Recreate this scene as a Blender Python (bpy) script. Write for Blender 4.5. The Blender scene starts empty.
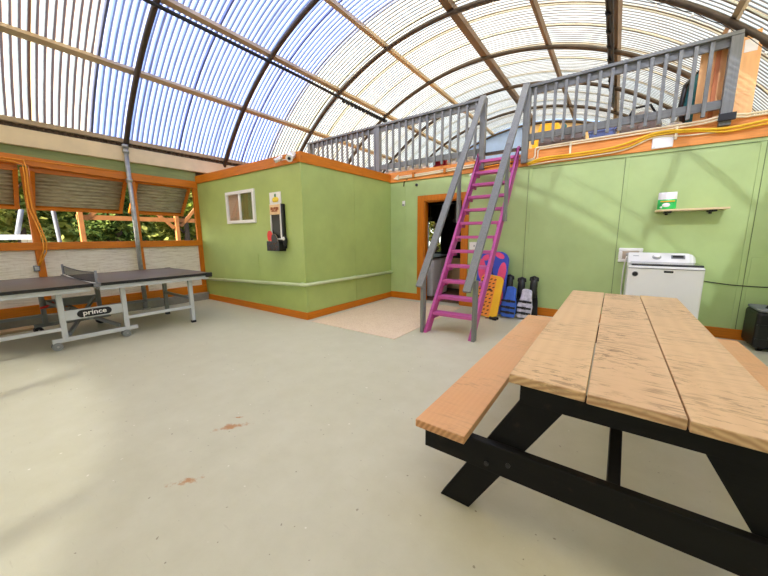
import bpy, bmesh, math, random
from mathutils import Vector, Matrix
random.seed(7)
S = bpy.context.scene
COL = S.collection
PI = math.pi

# ------------------------------------------------------------------ materials
def lin(c):
    out = []
    for v in c[:3]:
        v /= 255.0
        out.append(v / 12.92 if v <= .04045 else ((v + .055) / 1.055) ** 2.4)
    return (*out, 1.0)

class NT:
    """small helper around a material's node tree"""
    def __init__(s, name):
        s.m = bpy.data.materials.new(name); s.m.use_nodes = True
        s.t = s.m.node_tree; s.t.nodes.clear()
        s.out = s.n('ShaderNodeOutputMaterial')
        s.tc = s.n('ShaderNodeTexCoord')
    def n(s, kind, **kw):
        nd = s.t.nodes.new(kind)
        for k, v in kw.items():
            setattr(nd, k, v)
        return nd
    def l(s, a, b): s.t.links.new(a, b)
    def mapped(s, scale=(1, 1, 1), loc=(0, 0, 0)):
        mp = s.n('ShaderNodeMapping'); mp.inputs['Scale'].default_value = scale; mp.inputs['Location'].default_value = loc
        s.l(s.tc.outputs['Object'], mp.inputs['Vector']); return mp.outputs[0]
    def noise(s, vec, scale, detail=4, rough=.55, dist=0):
        nd = s.n('ShaderNodeTexNoise'); s.l(vec, nd.inputs['Vector'])
        nd.inputs['Scale'].default_value = scale; nd.inputs['Detail'].default_value = detail
        nd.inputs['Roughness'].default_value = rough; nd.inputs['Distortion'].default_value = dist
        return nd.outputs['Fac']
    def ramp(s, fac, stops):
        nd = s.n('ShaderNodeValToRGB'); s.l(fac, nd.inputs[0])
        e = nd.color_ramp.elements
        while len(e) < len(stops): e.new(.5)
        for i, (p, c) in enumerate(stops):
            e[i].position = p; e[i].color = c if len(c) == 4 else (*c, 1)
        return nd.outputs[0]
    def mix(s, fac, a, b, mode='MIX'):
        nd = s.n('ShaderNodeMix', data_type='RGBA', blend_type=mode)
        for sock, v in ((nd.inputs[0], fac), (nd.inputs[6], a), (nd.inputs[7], b)):
            if hasattr(v, 'is_linked') or hasattr(v, 'links'): s.l(v, sock)
            else: sock.default_value = v
        return nd.outputs[2]
    def bsdf(s, col, rough=.5, metal=0, bump=None, bstr=.2, bdist=.01, spec=.5):
        b = s.n('ShaderNodeBsdfPrincipled')
        if hasattr(col, 'links'): s.l(col, b.inputs['Base Color'])
        else: b.inputs['Base Color'].default_value = col
        if hasattr(rough, 'links'): s.l(rough, b.inputs['Roughness'])
        else: b.inputs['Roughness'].default_value = rough
        b.inputs['Metallic'].default_value = metal
        b.inputs['Specular IOR Level'].default_value = spec
        if bump is not None:
            bp = s.n('ShaderNodeBump'); bp.inputs['Strength'].default_value = bstr; bp.inputs['Distance'].default_value = bdist
            s.l(bump, bp.inputs['Height']); s.l(bp.outputs[0], b.inputs['Normal'])
        s.l(b.outputs[0], s.out.inputs[0]); return b

def paint(name, c, rough=.5, var=.08, scale=6, metal=0, bump=.1, bscale=90, spec=.5, stretch=(1, 1, 1)):
    t = NT(name); v = t.mapped(stretch)
    f = t.noise(v, scale, 5)
    a = lin(c); lo = tuple(x * (1 - var * 2) for x in a[:3]); hi = tuple(min(1, x * (1 + var * 2)) for x in a[:3])
    col = t.ramp(f, [(.25, lo), (.75, hi)])
    b = t.noise(v, bscale, 3)
    t.bsdf(col, rough, metal, b, bump, .004, spec); return t.m

def painted_wood(name, c, rough=.55, axis='y', worn=None, spec=.4):
    """paint over wood grain that runs along one axis"""
    t = NT(name)
    st = {'x': (1.2, 22, 22), 'y': (22, 1.2, 22), 'z': (22, 22, 1.2)}[axis]
    v = t.mapped(st); f = t.noise(v, 3, 6, .6)
    a = lin(c)
    col = t.ramp(f, [(.25, tuple(x * .78 for x in a[:3])), (.7, tuple(min(1, x * 1.12) for x in a[:3]))])
    if worn:
        w = t.noise(t.mapped(), 9, 6, .7)
        col = t.mix(t.ramp(w, [(.60, (0, 0, 0)), (.72, (.55, .55, .55))]), col, lin(worn))
    t.bsdf(col, rough, 0, f, .25, .004, spec); return t.m

M = {}
M['green'] = paint('green paint', (176, 198, 132), .34, .04, 2.5, bump=.06, bscale=14)
M['pipegreen'] = paint('pale green pipe paint', (196, 208, 158), .4, .04)  # green lightened to carry the light falling on the pipe
M['greenroom'] = paint('green room paint', (167, 186, 106), .42, .05, 2.2, bump=.05, bscale=18)
M['seam'] = paint('dark seam line', (104, 122, 78), .7, .1)
M['orange'] = painted_wood('orange trim paint', (204, 116, 4), .45, 'y', (150, 80, 20))
M['orange_x'] = painted_wood('orange trim paint along the wall', (204, 116, 4), .45, 'x', (170, 95, 30))
M['orange_z'] = painted_wood('orange post paint', (200, 112, 4), .5, 'z', (150, 80, 20))
M['fascia'] = painted_wood('orange loft fascia paint', (234, 152, 72), .5, 'x', (196, 112, 50))
M['grey'] = painted_wood('grey railing paint', (119, 121, 115), .5, 'x', (92, 90, 86))
M['grey_z'] = painted_wood('grey upright paint', (122, 124, 118), .5, 'z', (94, 92, 88))
M['purple'] = painted_wood('purple stair paint', (188, 78, 146), .45, 'x', (140, 60, 110))
M['purple_tread'] = painted_wood('worn purple tread paint', (198, 92, 154), .5, 'x', (178, 110, 146))
M['steel'] = paint('dark arch steel', (72, 62, 52), .45, .15, 8, metal=.3)
M['purlin'] = paint('beige purlin wood', (176, 154, 120), .6, .10, 5, stretch=(1, .2, 1))
M['ridge'] = paint('brown ridge wood', (112, 92, 70), .6, .12, 5, stretch=(1, .2, 1))
M['cream_board'] = paint('cream eave board', (226, 206, 168), .7, .05, 3)
M['mossy'] = paint('weathered green board', (138, 150, 98), .8, .12, 5, stretch=(1, .3, 3))
M['galv'] = paint('galvanised pipe', (170, 172, 168), .4, .12, 20, metal=.55)
M['black'] = paint('black plastic', (22, 22, 24), .4, .1)
M['rubber'] = paint('black cable rubber', (18, 18, 18), .6, .1)
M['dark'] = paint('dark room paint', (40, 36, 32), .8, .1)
M['white'] = paint('white enamel', (236, 236, 232), .25, .01, 3, bump=0)
M['whitep'] = paint('white plastic', (238, 236, 230), .45, .02)
M['greyp'] = paint('grey plastic', (120, 122, 126), .5, .05)
M['lid'] = paint('dark washer lid glass', (62, 64, 66), .12, .03, bump=0)
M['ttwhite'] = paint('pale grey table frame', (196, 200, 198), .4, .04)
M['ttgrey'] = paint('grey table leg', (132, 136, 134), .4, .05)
M['tttop'] = paint('dark table surface', (92, 80, 72), .38, .08, 3, bump=.02)
M['curb'] = paint('grey concrete curb', (142, 138, 126), .85, .10, 6, bump=.3)
M['wood'] = paint('raw shelf pine', (226, 200, 156), .55, .07, 8, stretch=(.5, 6, 6))
M['plywood'] = paint('orange plywood', (246, 186, 122), .6, .07, 5, stretch=(4, 4, .5))
M['stud'] = paint('orange wood stud', (214, 128, 72), .6, .1, 6, stretch=(6, 6, .4))
M['yellowcord'] = paint('yellow cord', (236, 186, 24), .45, .04)
M['orangecord'] = paint('orange cord', (232, 152, 36), .45, .04)
M['conduit'] = paint('cream conduit', (232, 216, 176), .45, .05)
M['red'] = paint('red rubber', (222, 34, 24), .4, .03)
M['crimson'] = paint('crimson cloth', (150, 22, 42), .8, .1)
M['brick'] = paint('brown patterned basket', (84, 48, 30), .7, .5, 40)
M['labelc'] = paint('peach label', (230, 196, 150), .6, .05, 20)
M['brown'] = paint('brown print', (150, 74, 28), .6, .15, 60)
M['yellow'] = paint('yellow print', (238, 206, 60), .6, .12, 40)
M['leafp'] = paint('green print', (70, 130, 60), .6, .05)
M['blue'] = paint('blue foam', (52, 76, 188), .5, .05)
M['pink'] = paint('pink foam', (232, 74, 122), .5, .05)
M['orangef'] = paint('orange foam', (246, 150, 52), .5, .04)
M['yellowf'] = paint('yellow foam', (252, 190, 30), .5, .04)
M['slot'] = paint('dark slot', (96, 34, 24), .8, .1)
M['vblue'] = paint('blue nylon', (58, 104, 206), .7, .06, 20)
M['lav'] = paint('lavender print nylon', (206, 204, 228), .7, .24, 14)
M['finb'] = paint('black fin rubber', (34, 36, 36), .45, .1)
M['bag'] = paint('green pouch film', (44, 196, 92), .3, .1, 14)
M['greyfab'] = paint('grey storage fabric', (142, 132, 124), .8, .1)
M['teal'] = paint('teal nylon', (30, 110, 118), .7, .1)
M['bluebin'] = paint('light blue plastic', (120, 146, 206), .4, .05)
M['cloth'] = paint('white cloth', (240, 236, 230), .8, .03)
M['beigecab'] = paint('beige cabinet laminate', (214, 182, 140), .5, .04)
M['brownfloor'] = paint('brown floorboards', (112, 84, 62), .6, .15, 4, stretch=(6, .6, 1))
M['curtain'] = paint('beige curtain', (190, 160, 132), .8, .08, 30, stretch=(8, 8, .3))
M['gcurtain'] = paint('olive curtain', (112, 122, 66), .8, .15, 20, stretch=(9, 9, .3))
M['timber'] = paint('outdoor timber', (176, 112, 56), .7, .12, 5)
M['bark'] = paint('tree bark', (88, 72, 56), .9, .2, 12)
M['ground'] = paint('earth ground', (120, 108, 82), .95, .15, 3)
M['bluegable'] = paint('pale blue gable panel', (150, 178, 226), .5, .04)
M['tangable'] = paint('tan gable plywood', (226, 192, 138), .6, .05)
M['pole'] = paint('dull grey pole', (112, 114, 118), .6, .08)
M['case'] = paint('black case plastic', (11, 11, 12), .45, .1)
M['recess'] = paint('beige recess', (190, 172, 150), .6, .06)
M['plank_beige'] = paint('beige floor plank', (196, 170, 134), .7, .06, 6)

def floor_material():
    t = NT('painted concrete floor'); v = t.mapped()
    big = t.noise(v, .7, 4, .55); med = t.noise(v, 5, 6, .6); fine = t.noise(v, 130, 3, .7)
    col = t.ramp(big, [(.3, lin((191, 188, 160))), (.7, lin((203, 200, 174)))])
    col = t.mix(.5, col, t.ramp(med, [(.3, lin((187, 184, 155))), (.72, lin((206, 204, 181)))]))
    col = t.mix(t.ramp(fine, [(.62, (0, 0, 0)), (.75, (.35, .35, .35))]), col, lin((168, 156, 128)))
    # worn rust coloured stains with a shape of their own, and small dark scuffs
    sep = t.n('ShaderNodeSeparateXYZ'); t.l(v, sep.inputs[0])
    ds = t.noise(v, 16, 6, .7)
    def blot(cx, cy, ax, ay, rot):
        mp = t.n('ShaderNodeMapping', vector_type='TEXTURE'); mp.inputs['Location'].default_value = (cx, cy, 0)
        mp.inputs['Rotation'].default_value = (0, 0, rot); mp.inputs['Scale'].default_value = (ax, ay, 1)
        t.l(v, mp.inputs[0])
        ln = t.n('ShaderNodeVectorMath', operation='LENGTH'); t.l(mp.outputs[0], ln.inputs[0])
        add = t.n('ShaderNodeMath', operation='MULTIPLY_ADD'); t.l(ds, add.inputs[0]); add.inputs[1].default_value = 2.6; t.l(ln.outputs['Value'], add.inputs[2])
        return t.ramp(add.outputs[0], [(.0, (1, 1, 1)), (1, (1, 1, 1))]) if False else add.outputs[0]
    for cx, cy, ax, ay, rot in ((-2.05, 1.03, .19, .06, 1.05), (-1.77, .625, .13, .045, .95), (-2.12, 1.13, .07, .02, .8)):
        d = blot(cx, cy, ax, ay, rot)
        lt = t.n('ShaderNodeMapRange'); t.l(d, lt.inputs[0]); lt.inputs[1].default_value = 1.9; lt.inputs[2].default_value = 1.5
        lt.inputs[3].default_value = 0; lt.inputs[4].default_value = .85
        col = t.mix(lt.outputs[0], col, lin((176, 118, 58)))
    sc = t.noise(t.mapped((1, 1, 1), (3, 7, 0)), 34, 2, .4)
    col = t.mix(t.ramp(sc, [(.735, (0, 0, 0)), (.76, (.65, .65, .65))]), col, lin((112, 100, 78)))
    sk = t.noise(t.mapped((1, 1, 1), (11, 2, 0)), 24, 1, .4)
    col = t.mix(t.ramp(sk, [(.775, (0, 0, 0)), (.80, (.7, .7, .7))]), col, lin((238, 234, 222)))
    scr = t.noise(t.mapped((1.2, 9, 1), (5, 1, 0)), 6, 4, .6)
    col = t.mix(t.ramp(scr, [(.66, (0, 0, 0)), (.74, (.22, .22, .22))]), col, lin((150, 140, 112)))
    b = t.noise(v, 60, 4, .6)
    t.bsdf(col, t.ramp(med, [(.3, (.42, .42, .42)), (.7, (.6, .6, .6))]), 0, b, .12, .004, .4)
    return t.m
M['floor'] = floor_material()

def mat_board():
    t = NT('speckled beige plywood'); v = t.mapped()
    f = t.noise(v, 45, 5, .75); g = t.noise(v, 3, 3)
    col = t.ramp(f, [(.3, lin((196, 168, 132))), (.5, lin((226, 203, 170))), (.75, lin((238, 222, 196)))])
    col = t.mix(.25, col, t.ramp(g, [(.3, lin((214, 190, 156))), (.7, lin((236, 218, 190)))]))
    t.bsdf(col, .7, 0, f, .15, .003); return t.m
M['matboard'] = mat_board()

def picnic_wood(name, base, dark, marks, rings):
    """sawn plank: rings seen on the ends, grain along y, dark scuffs and saw marks"""
    t = NT(name); v = t.mapped()
    info = t.n('ShaderNodeObjectInfo')
    off = t.n('ShaderNodeVectorMath', operation='MULTIPLY_ADD'); 
    t.l(info.outputs['Random'], off.inputs[0]); off.inputs[1].default_value = (3, 5, 2); t.l(v, off.inputs[2]); vv = off.outputs[0]
    mp = t.n('ShaderNodeMapping'); mp.inputs['Scale'].default_value = (1, .06, 1); t.l(v, mp.inputs[0])
    w = t.n('ShaderNodeTexWave', wave_type='RINGS', rings_direction='Y'); t.l(mp.outputs[0], w.inputs[0])
    w.inputs['Scale'].default_value = 14; w.inputs['Distortion'].default_value = 1.4; w.inputs['Detail'].default_value = 3; w.inputs['Detail Scale'].default_value = 2
    ge = t.n('ShaderNodeNewGeometry'); sp_ = t.n('ShaderNodeSeparateXYZ'); t.l(ge.outputs['True Normal'], sp_.inputs[0])
    ab = t.n('ShaderNodeMath', operation='ABSOLUTE'); t.l(sp_.outputs[1], ab.inputs[0])
    en = t.n('ShaderNodeMapRange'); t.l(ab.outputs[0], en.inputs[0]); en.inputs[3].default_value = rings; en.inputs[4].default_value = .75   # end grain shows the rings most
    ml = t.n('ShaderNodeMath', operation='MULTIPLY'); t.l(w.outputs['Fac'], ml.inputs[0]); t.l(en.outputs[0], ml.inputs[1])
    col = t.mix(ml.outputs[0], lin(base), lin(dark))
    mp2 = t.n('ShaderNodeMapping'); mp2.inputs['Scale'].default_value = (2.0, 6, 6); t.l(vv, mp2.inputs[0])
    s = t.noise(mp2.outputs[0], 6, 7, .72, .6)
    rg = t.noise(vv, 2.6, 3, .6)
    f1 = t.n('ShaderNodeMath', operation='MULTIPLY'); t.l(t.ramp(s, [(.52, (0, 0, 0)), (.60, (1, 1, 1))]), f1.inputs[0]); t.l(t.ramp(rg, [(.42, (0, 0, 0)), (.60, (marks,) * 3)]), f1.inputs[1])
    col = t.mix(f1.outputs[0], col, lin((112, 84, 56)))
    mp3 = t.n('ShaderNodeMapping'); mp3.inputs['Scale'].default_value = (3, 55, 3); t.l(vv, mp3.inputs[0])
    s2 = t.noise(mp3.outputs[0], 2.5, 3, .5)
    reg = t.noise(vv, 3.2, 2, .5)
    f2 = t.n('ShaderNodeMath', operation='MULTIPLY'); t.l(t.ramp(s2, [(.52, (0, 0, 0)), (.64, (1, 1, 1))]), f2.inputs[0]); t.l(t.ramp(reg, [(.46, (0, 0, 0)), (.62, (marks * .8,) * 3)]), f2.inputs[1])
    col = t.mix(f2.outputs[0], col, lin((120, 92, 64)))
    g = t.noise(vv, 1.6, 3)
    col = t.mix(t.ramp(g, [(.35, (0, 0, 0)), (.7, (.35, .35, .35))]), col, lin((224, 190, 142)))
    t.bsdf(col, .55, 0, s, .25, .003, .35); return t.m
M['top'] = picnic_wood('brown sawn tabletop wood', (214, 180, 134), (164, 116, 74), .75, .12)
M['top_mid'] = picnic_wood('scuffed sawn tabletop wood', (216, 182, 138), (164, 116, 74), 1.0, .14)
M['bench'] = picnic_wood('smooth bench wood', (220, 166, 114), (176, 118, 72), .25, .07)
M['blackwood'] = painted_wood('black stained timber', (15, 14, 11), .62, 'x', (58, 44, 32), .22)

def whitewash():
    t = NT('whitewashed boards'); 
    a = t.noise(t.mapped((1, 1.4, 16)), 4, 6, .7); b = t.noise(t.mapped((1, 14, 2)), 3, 5, .65)
    col = t.ramp(a, [(.32, lin((196, 184, 160))), (.5, lin((228, 220, 200))), (.8, lin((240, 235, 222)))])
    col = t.mix(t.ramp(b, [(.58, (0, 0, 0)), (.72, (.4, .4, .4))]), col, lin((186, 172, 146)))
    t.bsdf(col, .8, 0, a, .3, .006); return t.m
M['whitewash'] = whitewash()

def shutter_mat():
    t = NT('weathered corrugated sheet'); 
    a = t.noise(t.mapped((1, 1, 9)), 5, 6, .7); 
    col = t.ramp(a, [(.3, lin((120, 112, 84))), (.55, lin((176, 170, 138))), (.8, lin((206, 200, 172)))])
    t.bsdf(col, .6, 0, a, .2, .004); return t.m
M['shutter'] = shutter_mat()
M['shutter_dark'] = paint('dark patched sheet', (74, 78, 52), .7, .12, 6, stretch=(1, 1, 6))

def sheet(name, tint, trans, transl, diff_col, valley_tint, amount, clear=(214, 222, 250)):
    """corrugated plastic roofing: part of the light passes straight, part is scattered; dirt lies in the valleys"""
    t = NT(name)
    v = t.mapped(); sep = t.n('ShaderNodeSeparateXYZ'); t.l(v, sep.inputs[0])
    mul = t.n('ShaderNodeMath', operation='MULTIPLY'); t.l(sep.outputs[1], mul.inputs[0]); mul.inputs[1].default_value = 2 * PI / .0762
    sn = t.n('ShaderNodeMath', operation='SINE'); t.l(mul.outputs[0], sn.inputs[0])
    nz = t.noise(t.mapped((1.2, 14, 1.2)), 1.6, 5, .65)
    ad = t.n('ShaderNodeMath', operation='MULTIPLY_ADD'); t.l(nz, ad.inputs[0]); ad.inputs[1].default_value = -1.3; t.l(sn.outputs[0], ad.inputs[2])
    mr = t.n('ShaderNodeMapRange', interpolation_type='SMOOTHSTEP'); t.l(ad.outputs[0], mr.inputs[0])
    mr.inputs[1].default_value = -.75; mr.inputs[2].default_value = -1.2; mr.inputs[3].default_value = 0; mr.inputs[4].default_value = amount
    blot = t.noise(t.mapped((.5, 3, .5)), 2.2, 5, .65)
    a0 = lin(tint)[:3]
    tc = t.ramp(blot, [(.3, tuple(x * .88 for x in a0)), (.7, a0)])
    tc = t.mix(mr.outputs[0], tc, lin(valley_tint)); dc = t.mix(mr.outputs[0], lin(diff_col), lin(valley_tint))
    a = t.n('ShaderNodeBsdfTranslucent'); t.l(tc, a.inputs[0])
    d = t.n('ShaderNodeBsdfDiffuse'); t.l(dc, d.inputs[0])
    m1 = t.n('ShaderNodeMixShader'); m1.inputs[0].default_value = transl; t.l(d.outputs[0], m1.inputs[1]); t.l(a.outputs[0], m1.inputs[2])
    res = m1
    if trans > 0:
        tr = t.n('ShaderNodeBsdfTransparent'); tr.inputs[0].default_value = lin(clear)
        iv = t.n('ShaderNodeMath', operation='MULTIPLY_ADD'); t.l(mr.outputs[0], iv.inputs[0]); iv.inputs[1].default_value = -trans; iv.inputs[2].default_value = trans
        m2 = t.n('ShaderNodeMixShader'); t.l(iv.outputs[0], m2.inputs[0]); t.l(m1.outputs[0], m2.inputs[1]); t.l(tr.outputs[0], m2.inputs[2]); res = m2
    t.l(res.outputs[0], t.out.inputs[0]); return t.m
M['sheet_pink'] = sheet('cream roofing sheet', (248, 232, 202), 0, .78, (235, 225, 208), (104, 78, 68), .95)
M['sheet_white'] = sheet('white roofing sheet', (242, 232, 206), 0, .78, (235, 230, 215), (112, 94, 74), .92)
M['sheet_clear'] = sheet('clear roofing sheet', (204, 208, 242), .13, .75, (215, 220, 240), (92, 90, 104), .85)  # sky blue is put into the tint; barely see-through
M['sheet_old'] = sheet('old grey roofing sheet', (100, 96, 86), 0, .75, (130, 124, 112), (112, 100, 86), .9)  # roof behind the viewer, darkened to cut light on the near floor
M['sheet_side'] = sheet('white side glazing sheet', (248, 244, 232), 0, .85, (240, 236, 226), (200, 190, 170), 0)
M['gable'] = sheet('gable glazing sheet', (60, 57, 52), .345, .7, (100, 96, 88), (150, 140, 130), 0, (244, 246, 250))

def glass_mat():
    t = NT('window glass'); g = t.n('ShaderNodeBsdfGlossy'); g.inputs['Roughness'].default_value = .03
    tr = t.n('ShaderNodeBsdfTransparent'); m = t.n('ShaderNodeMixShader'); m.inputs[0].default_value = .9
    t.l(g.outputs[0], m.inputs[1]); t.l(tr.outputs[0], m.inputs[2]); t.l(m.outputs[0], t.out.inputs[0]); return t.m
M['glass'] = glass_mat()

def net_mat():
    t = NT('dark table net mesh'); g = t.n('ShaderNodeBsdfDiffuse'); g.inputs[0].default_value = lin((46, 46, 44))
    tr = t.n('ShaderNodeBsdfTransparent'); m = t.n('ShaderNodeMixShader'); m.inputs[0].default_value = .35
    t.l(g.outputs[0], m.inputs[1]); t.l(tr.outputs[0], m.inputs[2]); t.l(m.outputs[0], t.out.inputs[0]); return t.m
M['net'] = net_mat()

def leaf_mat(name, c1, c2, c3):
    t = NT(name); g = t.n('ShaderNodeNewGeometry')
    col = t.ramp(g.outputs['Random Per Island'], [(.0, lin(c1)), (.5, lin(c2)), (1, lin(c3))])
    d = t.n('ShaderNodeBsdfDiffuse'); t.l(col, d.inputs[0]); a = t.n('ShaderNodeBsdfTranslucent'); t.l(col, a.inputs[0])
    m = t.n('ShaderNodeMixShader'); m.inputs[0].default_value = .4; t.l(d.outputs[0], m.inputs[1]); t.l(a.outputs[0], m.inputs[2])
    t.l(m.outputs[0], t.out.inputs[0]); return t.m
M['leaf_a'] = leaf_mat('olive leaves', (74, 84, 36), (134, 142, 66), (204, 200, 110))
M['leaf_b'] = leaf_mat('deep green leaves', (52, 70, 36), (96, 116, 56), (160, 172, 90))
M['leaf_c'] = leaf_mat('yellow green leaves', (84, 96, 36), (150, 158, 62), (206, 200, 104))

# ------------------------------------------------------------------ geometry helpers
ORG = {}
class MB:
    def __init__(s): s.v, s.f, s.mi, s.sm, s.m = [], [], [], [], 0
    def add(s, vs, fs, smooth=False):
        o = len(s.v); s.v += [tuple(p) for p in vs]
        for f in fs:
            s.f.append(tuple(i + o for i in f)); s.mi.append(s.m); s.sm.append(smooth)
        return s
    def box(s, x0, x1, y0, y1, z0, z1):
        vs = [(x, y, z) for z in (z0, z1) for y in (y0, y1) for x in (x0, x1)]
        return s.add(vs, [(0, 2, 3, 1), (4, 5, 7, 6), (0, 1, 5, 4), (2, 6, 7, 3), (0, 4, 6, 2), (1, 3, 7, 5)])
    def bar(s, p0, p1, w, t, side=(1, 0, 0)):
        """rectangular bar; w is measured along side, t across it"""
        p0, p1, sd = Vector(p0), Vector(p1), Vector(side); d = (p1 - p0).normalized()
        sd = (sd - d * sd.dot(d)).normalized(); up = d.cross(sd)
        vs = [p + sd * a * w / 2 + up * b * t / 2 for p in (p0, p1) for a, b in ((-1, -1), (1, -1), (1, 1), (-1, 1))]
        return s.add(vs, [(3, 2, 1, 0), (4, 5, 6, 7), (0, 1, 5, 4), (1, 2, 6, 5), (2, 3, 7, 6), (3, 0, 4, 7)])
    def prism(s, pts, off):
        n = len(pts); off = Vector(off); vs = [Vector(p) for p in pts] + [Vector(p) + off for p in pts]
        return s.add(vs, [tuple(range(n - 1, -1, -1)), tuple(range(n, 2 * n))] + [(i, (i + 1) % n, n + (i + 1) % n, n + i) for i in range(n)])
    def tube(s, path, r, n=10, cap=True):
        P = [Vector(p) for p in path]; rs = r if isinstance(r, (list, tuple)) else [r] * len(P)
        d = (P[1] - P[0]).normalized(); a = d.orthogonal().normalized(); vs = []
        for i, p in enumerate(P):
            if i == 0: nd = (P[1] - P[0])
            elif i == len(P) - 1: nd = P[-1] - P[-2]
            else: nd = (P[i + 1] - P[i]).normalized() + (P[i] - P[i - 1]).normalized()
            nd.normalize(); a = (a - nd * a.dot(nd)).normalized(); b = nd.cross(a)
            vs += [p + (a * math.cos(2 * PI * k / n) + b * math.sin(2 * PI * k / n)) * rs[i] for k in range(n)]
        fs = [(i * n + k, i * n + (k + 1) % n, (i + 1) * n + (k + 1) % n, (i + 1) * n + k) for i in range(len(P) - 1) for k in range(n)]
        s.add(vs, fs, True)
        if cap:
            o = len(s.v) - len(vs); e = o + (len(P) - 1) * n
            s.f += [tuple(o + k for k in range(n - 1, -1, -1)), tuple(e + k for k in range(n))]; s.mi += [s.m] * 2; s.sm += [False] * 2
        return s
    def ball(s, c, r, n=12, m=8):
        r = r if isinstance(r, (list, tuple)) else (r, r, r); vs = []; fs = []
        for j in range(m + 1):
            th = PI * j / m
            for k in range(n):
                ph = 2 * PI * k / n
                vs.append((c[0] + r[0] * math.sin(th) * math.cos(ph), c[1] + r[1] * math.sin(th) * math.sin(ph), c[2] + r[2] * math.cos(th)))
        for j in range(m):
            for k in range(n): fs.append((j * n + k, (j + 1) * n + k, (j + 1) * n + (k + 1) % n, j * n + (k + 1) % n))
        return s.add(vs, fs, True)
    def build(s, name, mats, parent=None, org=None, bevel=0, label=None, clean=True):
        me = bpy.data.meshes.new(name)
        o = bpy.data.objects.new(name, me); COL.objects.link(o)
        O = Vector(ORG[parent.name]) if parent else Vector(org or (0, 0, 0))
        me.from_pydata([tuple(Vector(p) - O) for p in s.v], [], s.f)
        for m in (mats if isinstance(mats, (list, tuple)) else [mats]): me.materials.append(M[m] if isinstance(m, str) else m)
        me.polygons.foreach_set('material_index', s.mi); me.polygons.foreach_set('use_smooth', s.sm)
        if clean:
            b = bmesh.new(); b.from_mesh(me); bmesh.ops.recalc_face_normals(b, faces=b.faces); b.to_mesh(me); b.free()
        me.update()
        if parent: o.parent = parent
        else: o.location = O
        ORG[o.name] = tuple(O)
        if bevel:
            bv = o.modifiers.new('bevel', 'BEVEL'); bv.width = bevel; bv.segments = 2; bv.limit_method = 'ANGLE'; bv.angle_limit = .7
        if label: o['label'] = label
        return o
def B(*a): return MB().box(*a)
def thing(name, label, cat, loc, group=None):
    o = bpy.data.objects.new(name, None); COL.objects.link(o); o.location = loc; o.empty_display_size = .1
    ORG[o.name] = tuple(loc); o['label'] = label; o['category'] = cat
    if group: o['group'] = group
    return o
def tag(o, label, cat, group=None, kind=None):
    o['label'] = label; o['category'] = cat
    if group: o['group'] = group
    if kind: o['kind'] = kind
    return o
def struct(name, mb, mats, **kw):
    o = mb.build(name, mats, **kw); o['kind'] = 'structure'; return o
def outline(w, h, r_top, r_bot, n=8, taper=1.0):
    """rounded board outline in local (u, v), u centred"""
    pts = []
    def arc(cx, cy, r, a0, a1):
        for i in range(n + 1):
            a = a0 + (a1 - a0) * i / n; pts.append((cx + r[0] * math.cos(a), cy + r[1] * math.sin(a)))
    wt, wb = w / 2 * taper, w / 2
    arc(wb - r_bot[0], r_bot[1], r_bot, -PI / 2, 0); arc(wt - r_top[0], h - r_top[1], r_top, 0, PI / 2)
    arc(-wt + r_top[0], h - r_top[1], r_top, PI / 2, PI); arc(-wb + r_bot[0], r_bot[1], r_bot, PI, 1.5 * PI)
    return pts
class Frame:
    def __init__(s, o, U, V):
        s.o, s.U, s.V = Vector(o), Vector(U).normalized(), Vector(V).normalized(); s.N = s.U.cross(s.V)
    def p(s, u, v, w=0): return s.o + s.U * u + s.V * v + s.N * w
    def poly(s, pts, w=0): return [s.p(u, v, w) for u, v in pts]

# ------------------------------------------------------------------ layout (metres; camera at the origin's height 1.3)
XL, XR, YB, YF, XC, Y0, YE = -7.065, 1.80, 5.633, 3.285, -3.856, -6.2, 12.45
AX, AZ, AR = -2.7, -.33, 5.43
def arc_pt(x, r=AR): return AZ + math.sqrt(max(0, r * r - (x - AX) ** 2))

# camera
F = 318.47
yaw, pitch, roll = .6226, -.161, -.0079
f = Vector((-math.sin(yaw) * math.cos(pitch), math.cos(yaw) * math.cos(pitch), math.sin(pitch)))
r = Vector((math.cos(yaw), math.sin(yaw), 0)); u = r.cross(f)
r2 = math.cos(roll) * r + math.sin(roll) * u; u2 = -math.sin(roll) * r + math.cos(roll) * u
cd = bpy.data.cameras.new('camera'); cam = bpy.data.objects.new('camera', cd); COL.objects.link(cam)
cd.sensor_width = 36; cd.lens = F / 768 * 36; cd.clip_start = .02; cd.clip_end = 400
mw = Matrix(((r2.x, u2.x, -f.x, 0), (r2.y, u2.y, -f.y, 0), (r2.z, u2.z, -f.z, 1.3), (0, 0, 0, 1)))
cam.matrix_world = mw; S.camera = cam

# ------------------------------------------------------------------ setting
struct('floor', B(XL - .1, XR + .1, Y0 - .1, 8.3, -.12, 0), 'floor')
struct('ground', B(-40, 30, -30, 40, -.3, -.13), 'ground')
# left wall: curb, whitewashed panels, orange frame, openings
struct('curb', B(XL - .12, XL + .10, Y0, YF - .001, 0, .15), 'curb', bevel=.01)
mb = MB()
posts = [-1.6, -.36, .90, 2.185, 3.245]
mb.box(XL - .10, XL - .02, Y0, YF, .15, 1.16)
struct('wall_left', mb, 'whitewash')
struct('trim_1', B(XL - .06, XL + .02, Y0, YF - .002, 1.135, 1.25), 'orange', bevel=.004)      # sill beam
struct('trim_2', MB().prism([(XL - .06, Y0, 2.42), (XL - .06, .7, 2.368), (XL - .06, 2.1, 2.312), (XL - .06, YF - .002, 2.30), (XL - .06, YF - .002, 2.43), (XL - .06, 2.1, 2.442), (XL - .06, .7, 2.498), (XL - .06, Y0, 2.55)], (.09, 0, 0)), 'orange', bevel=.004)     # head beam
struct('trim_3', B(XL - .06, XL + .02, Y0, YF - .002, .15, .31), 'orange', bevel=.004)        # bottom beam
struct('trim_4', B(XL - .049, XL - .01, Y0, YF, 2.42, 2.66), 'mossy')
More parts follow.
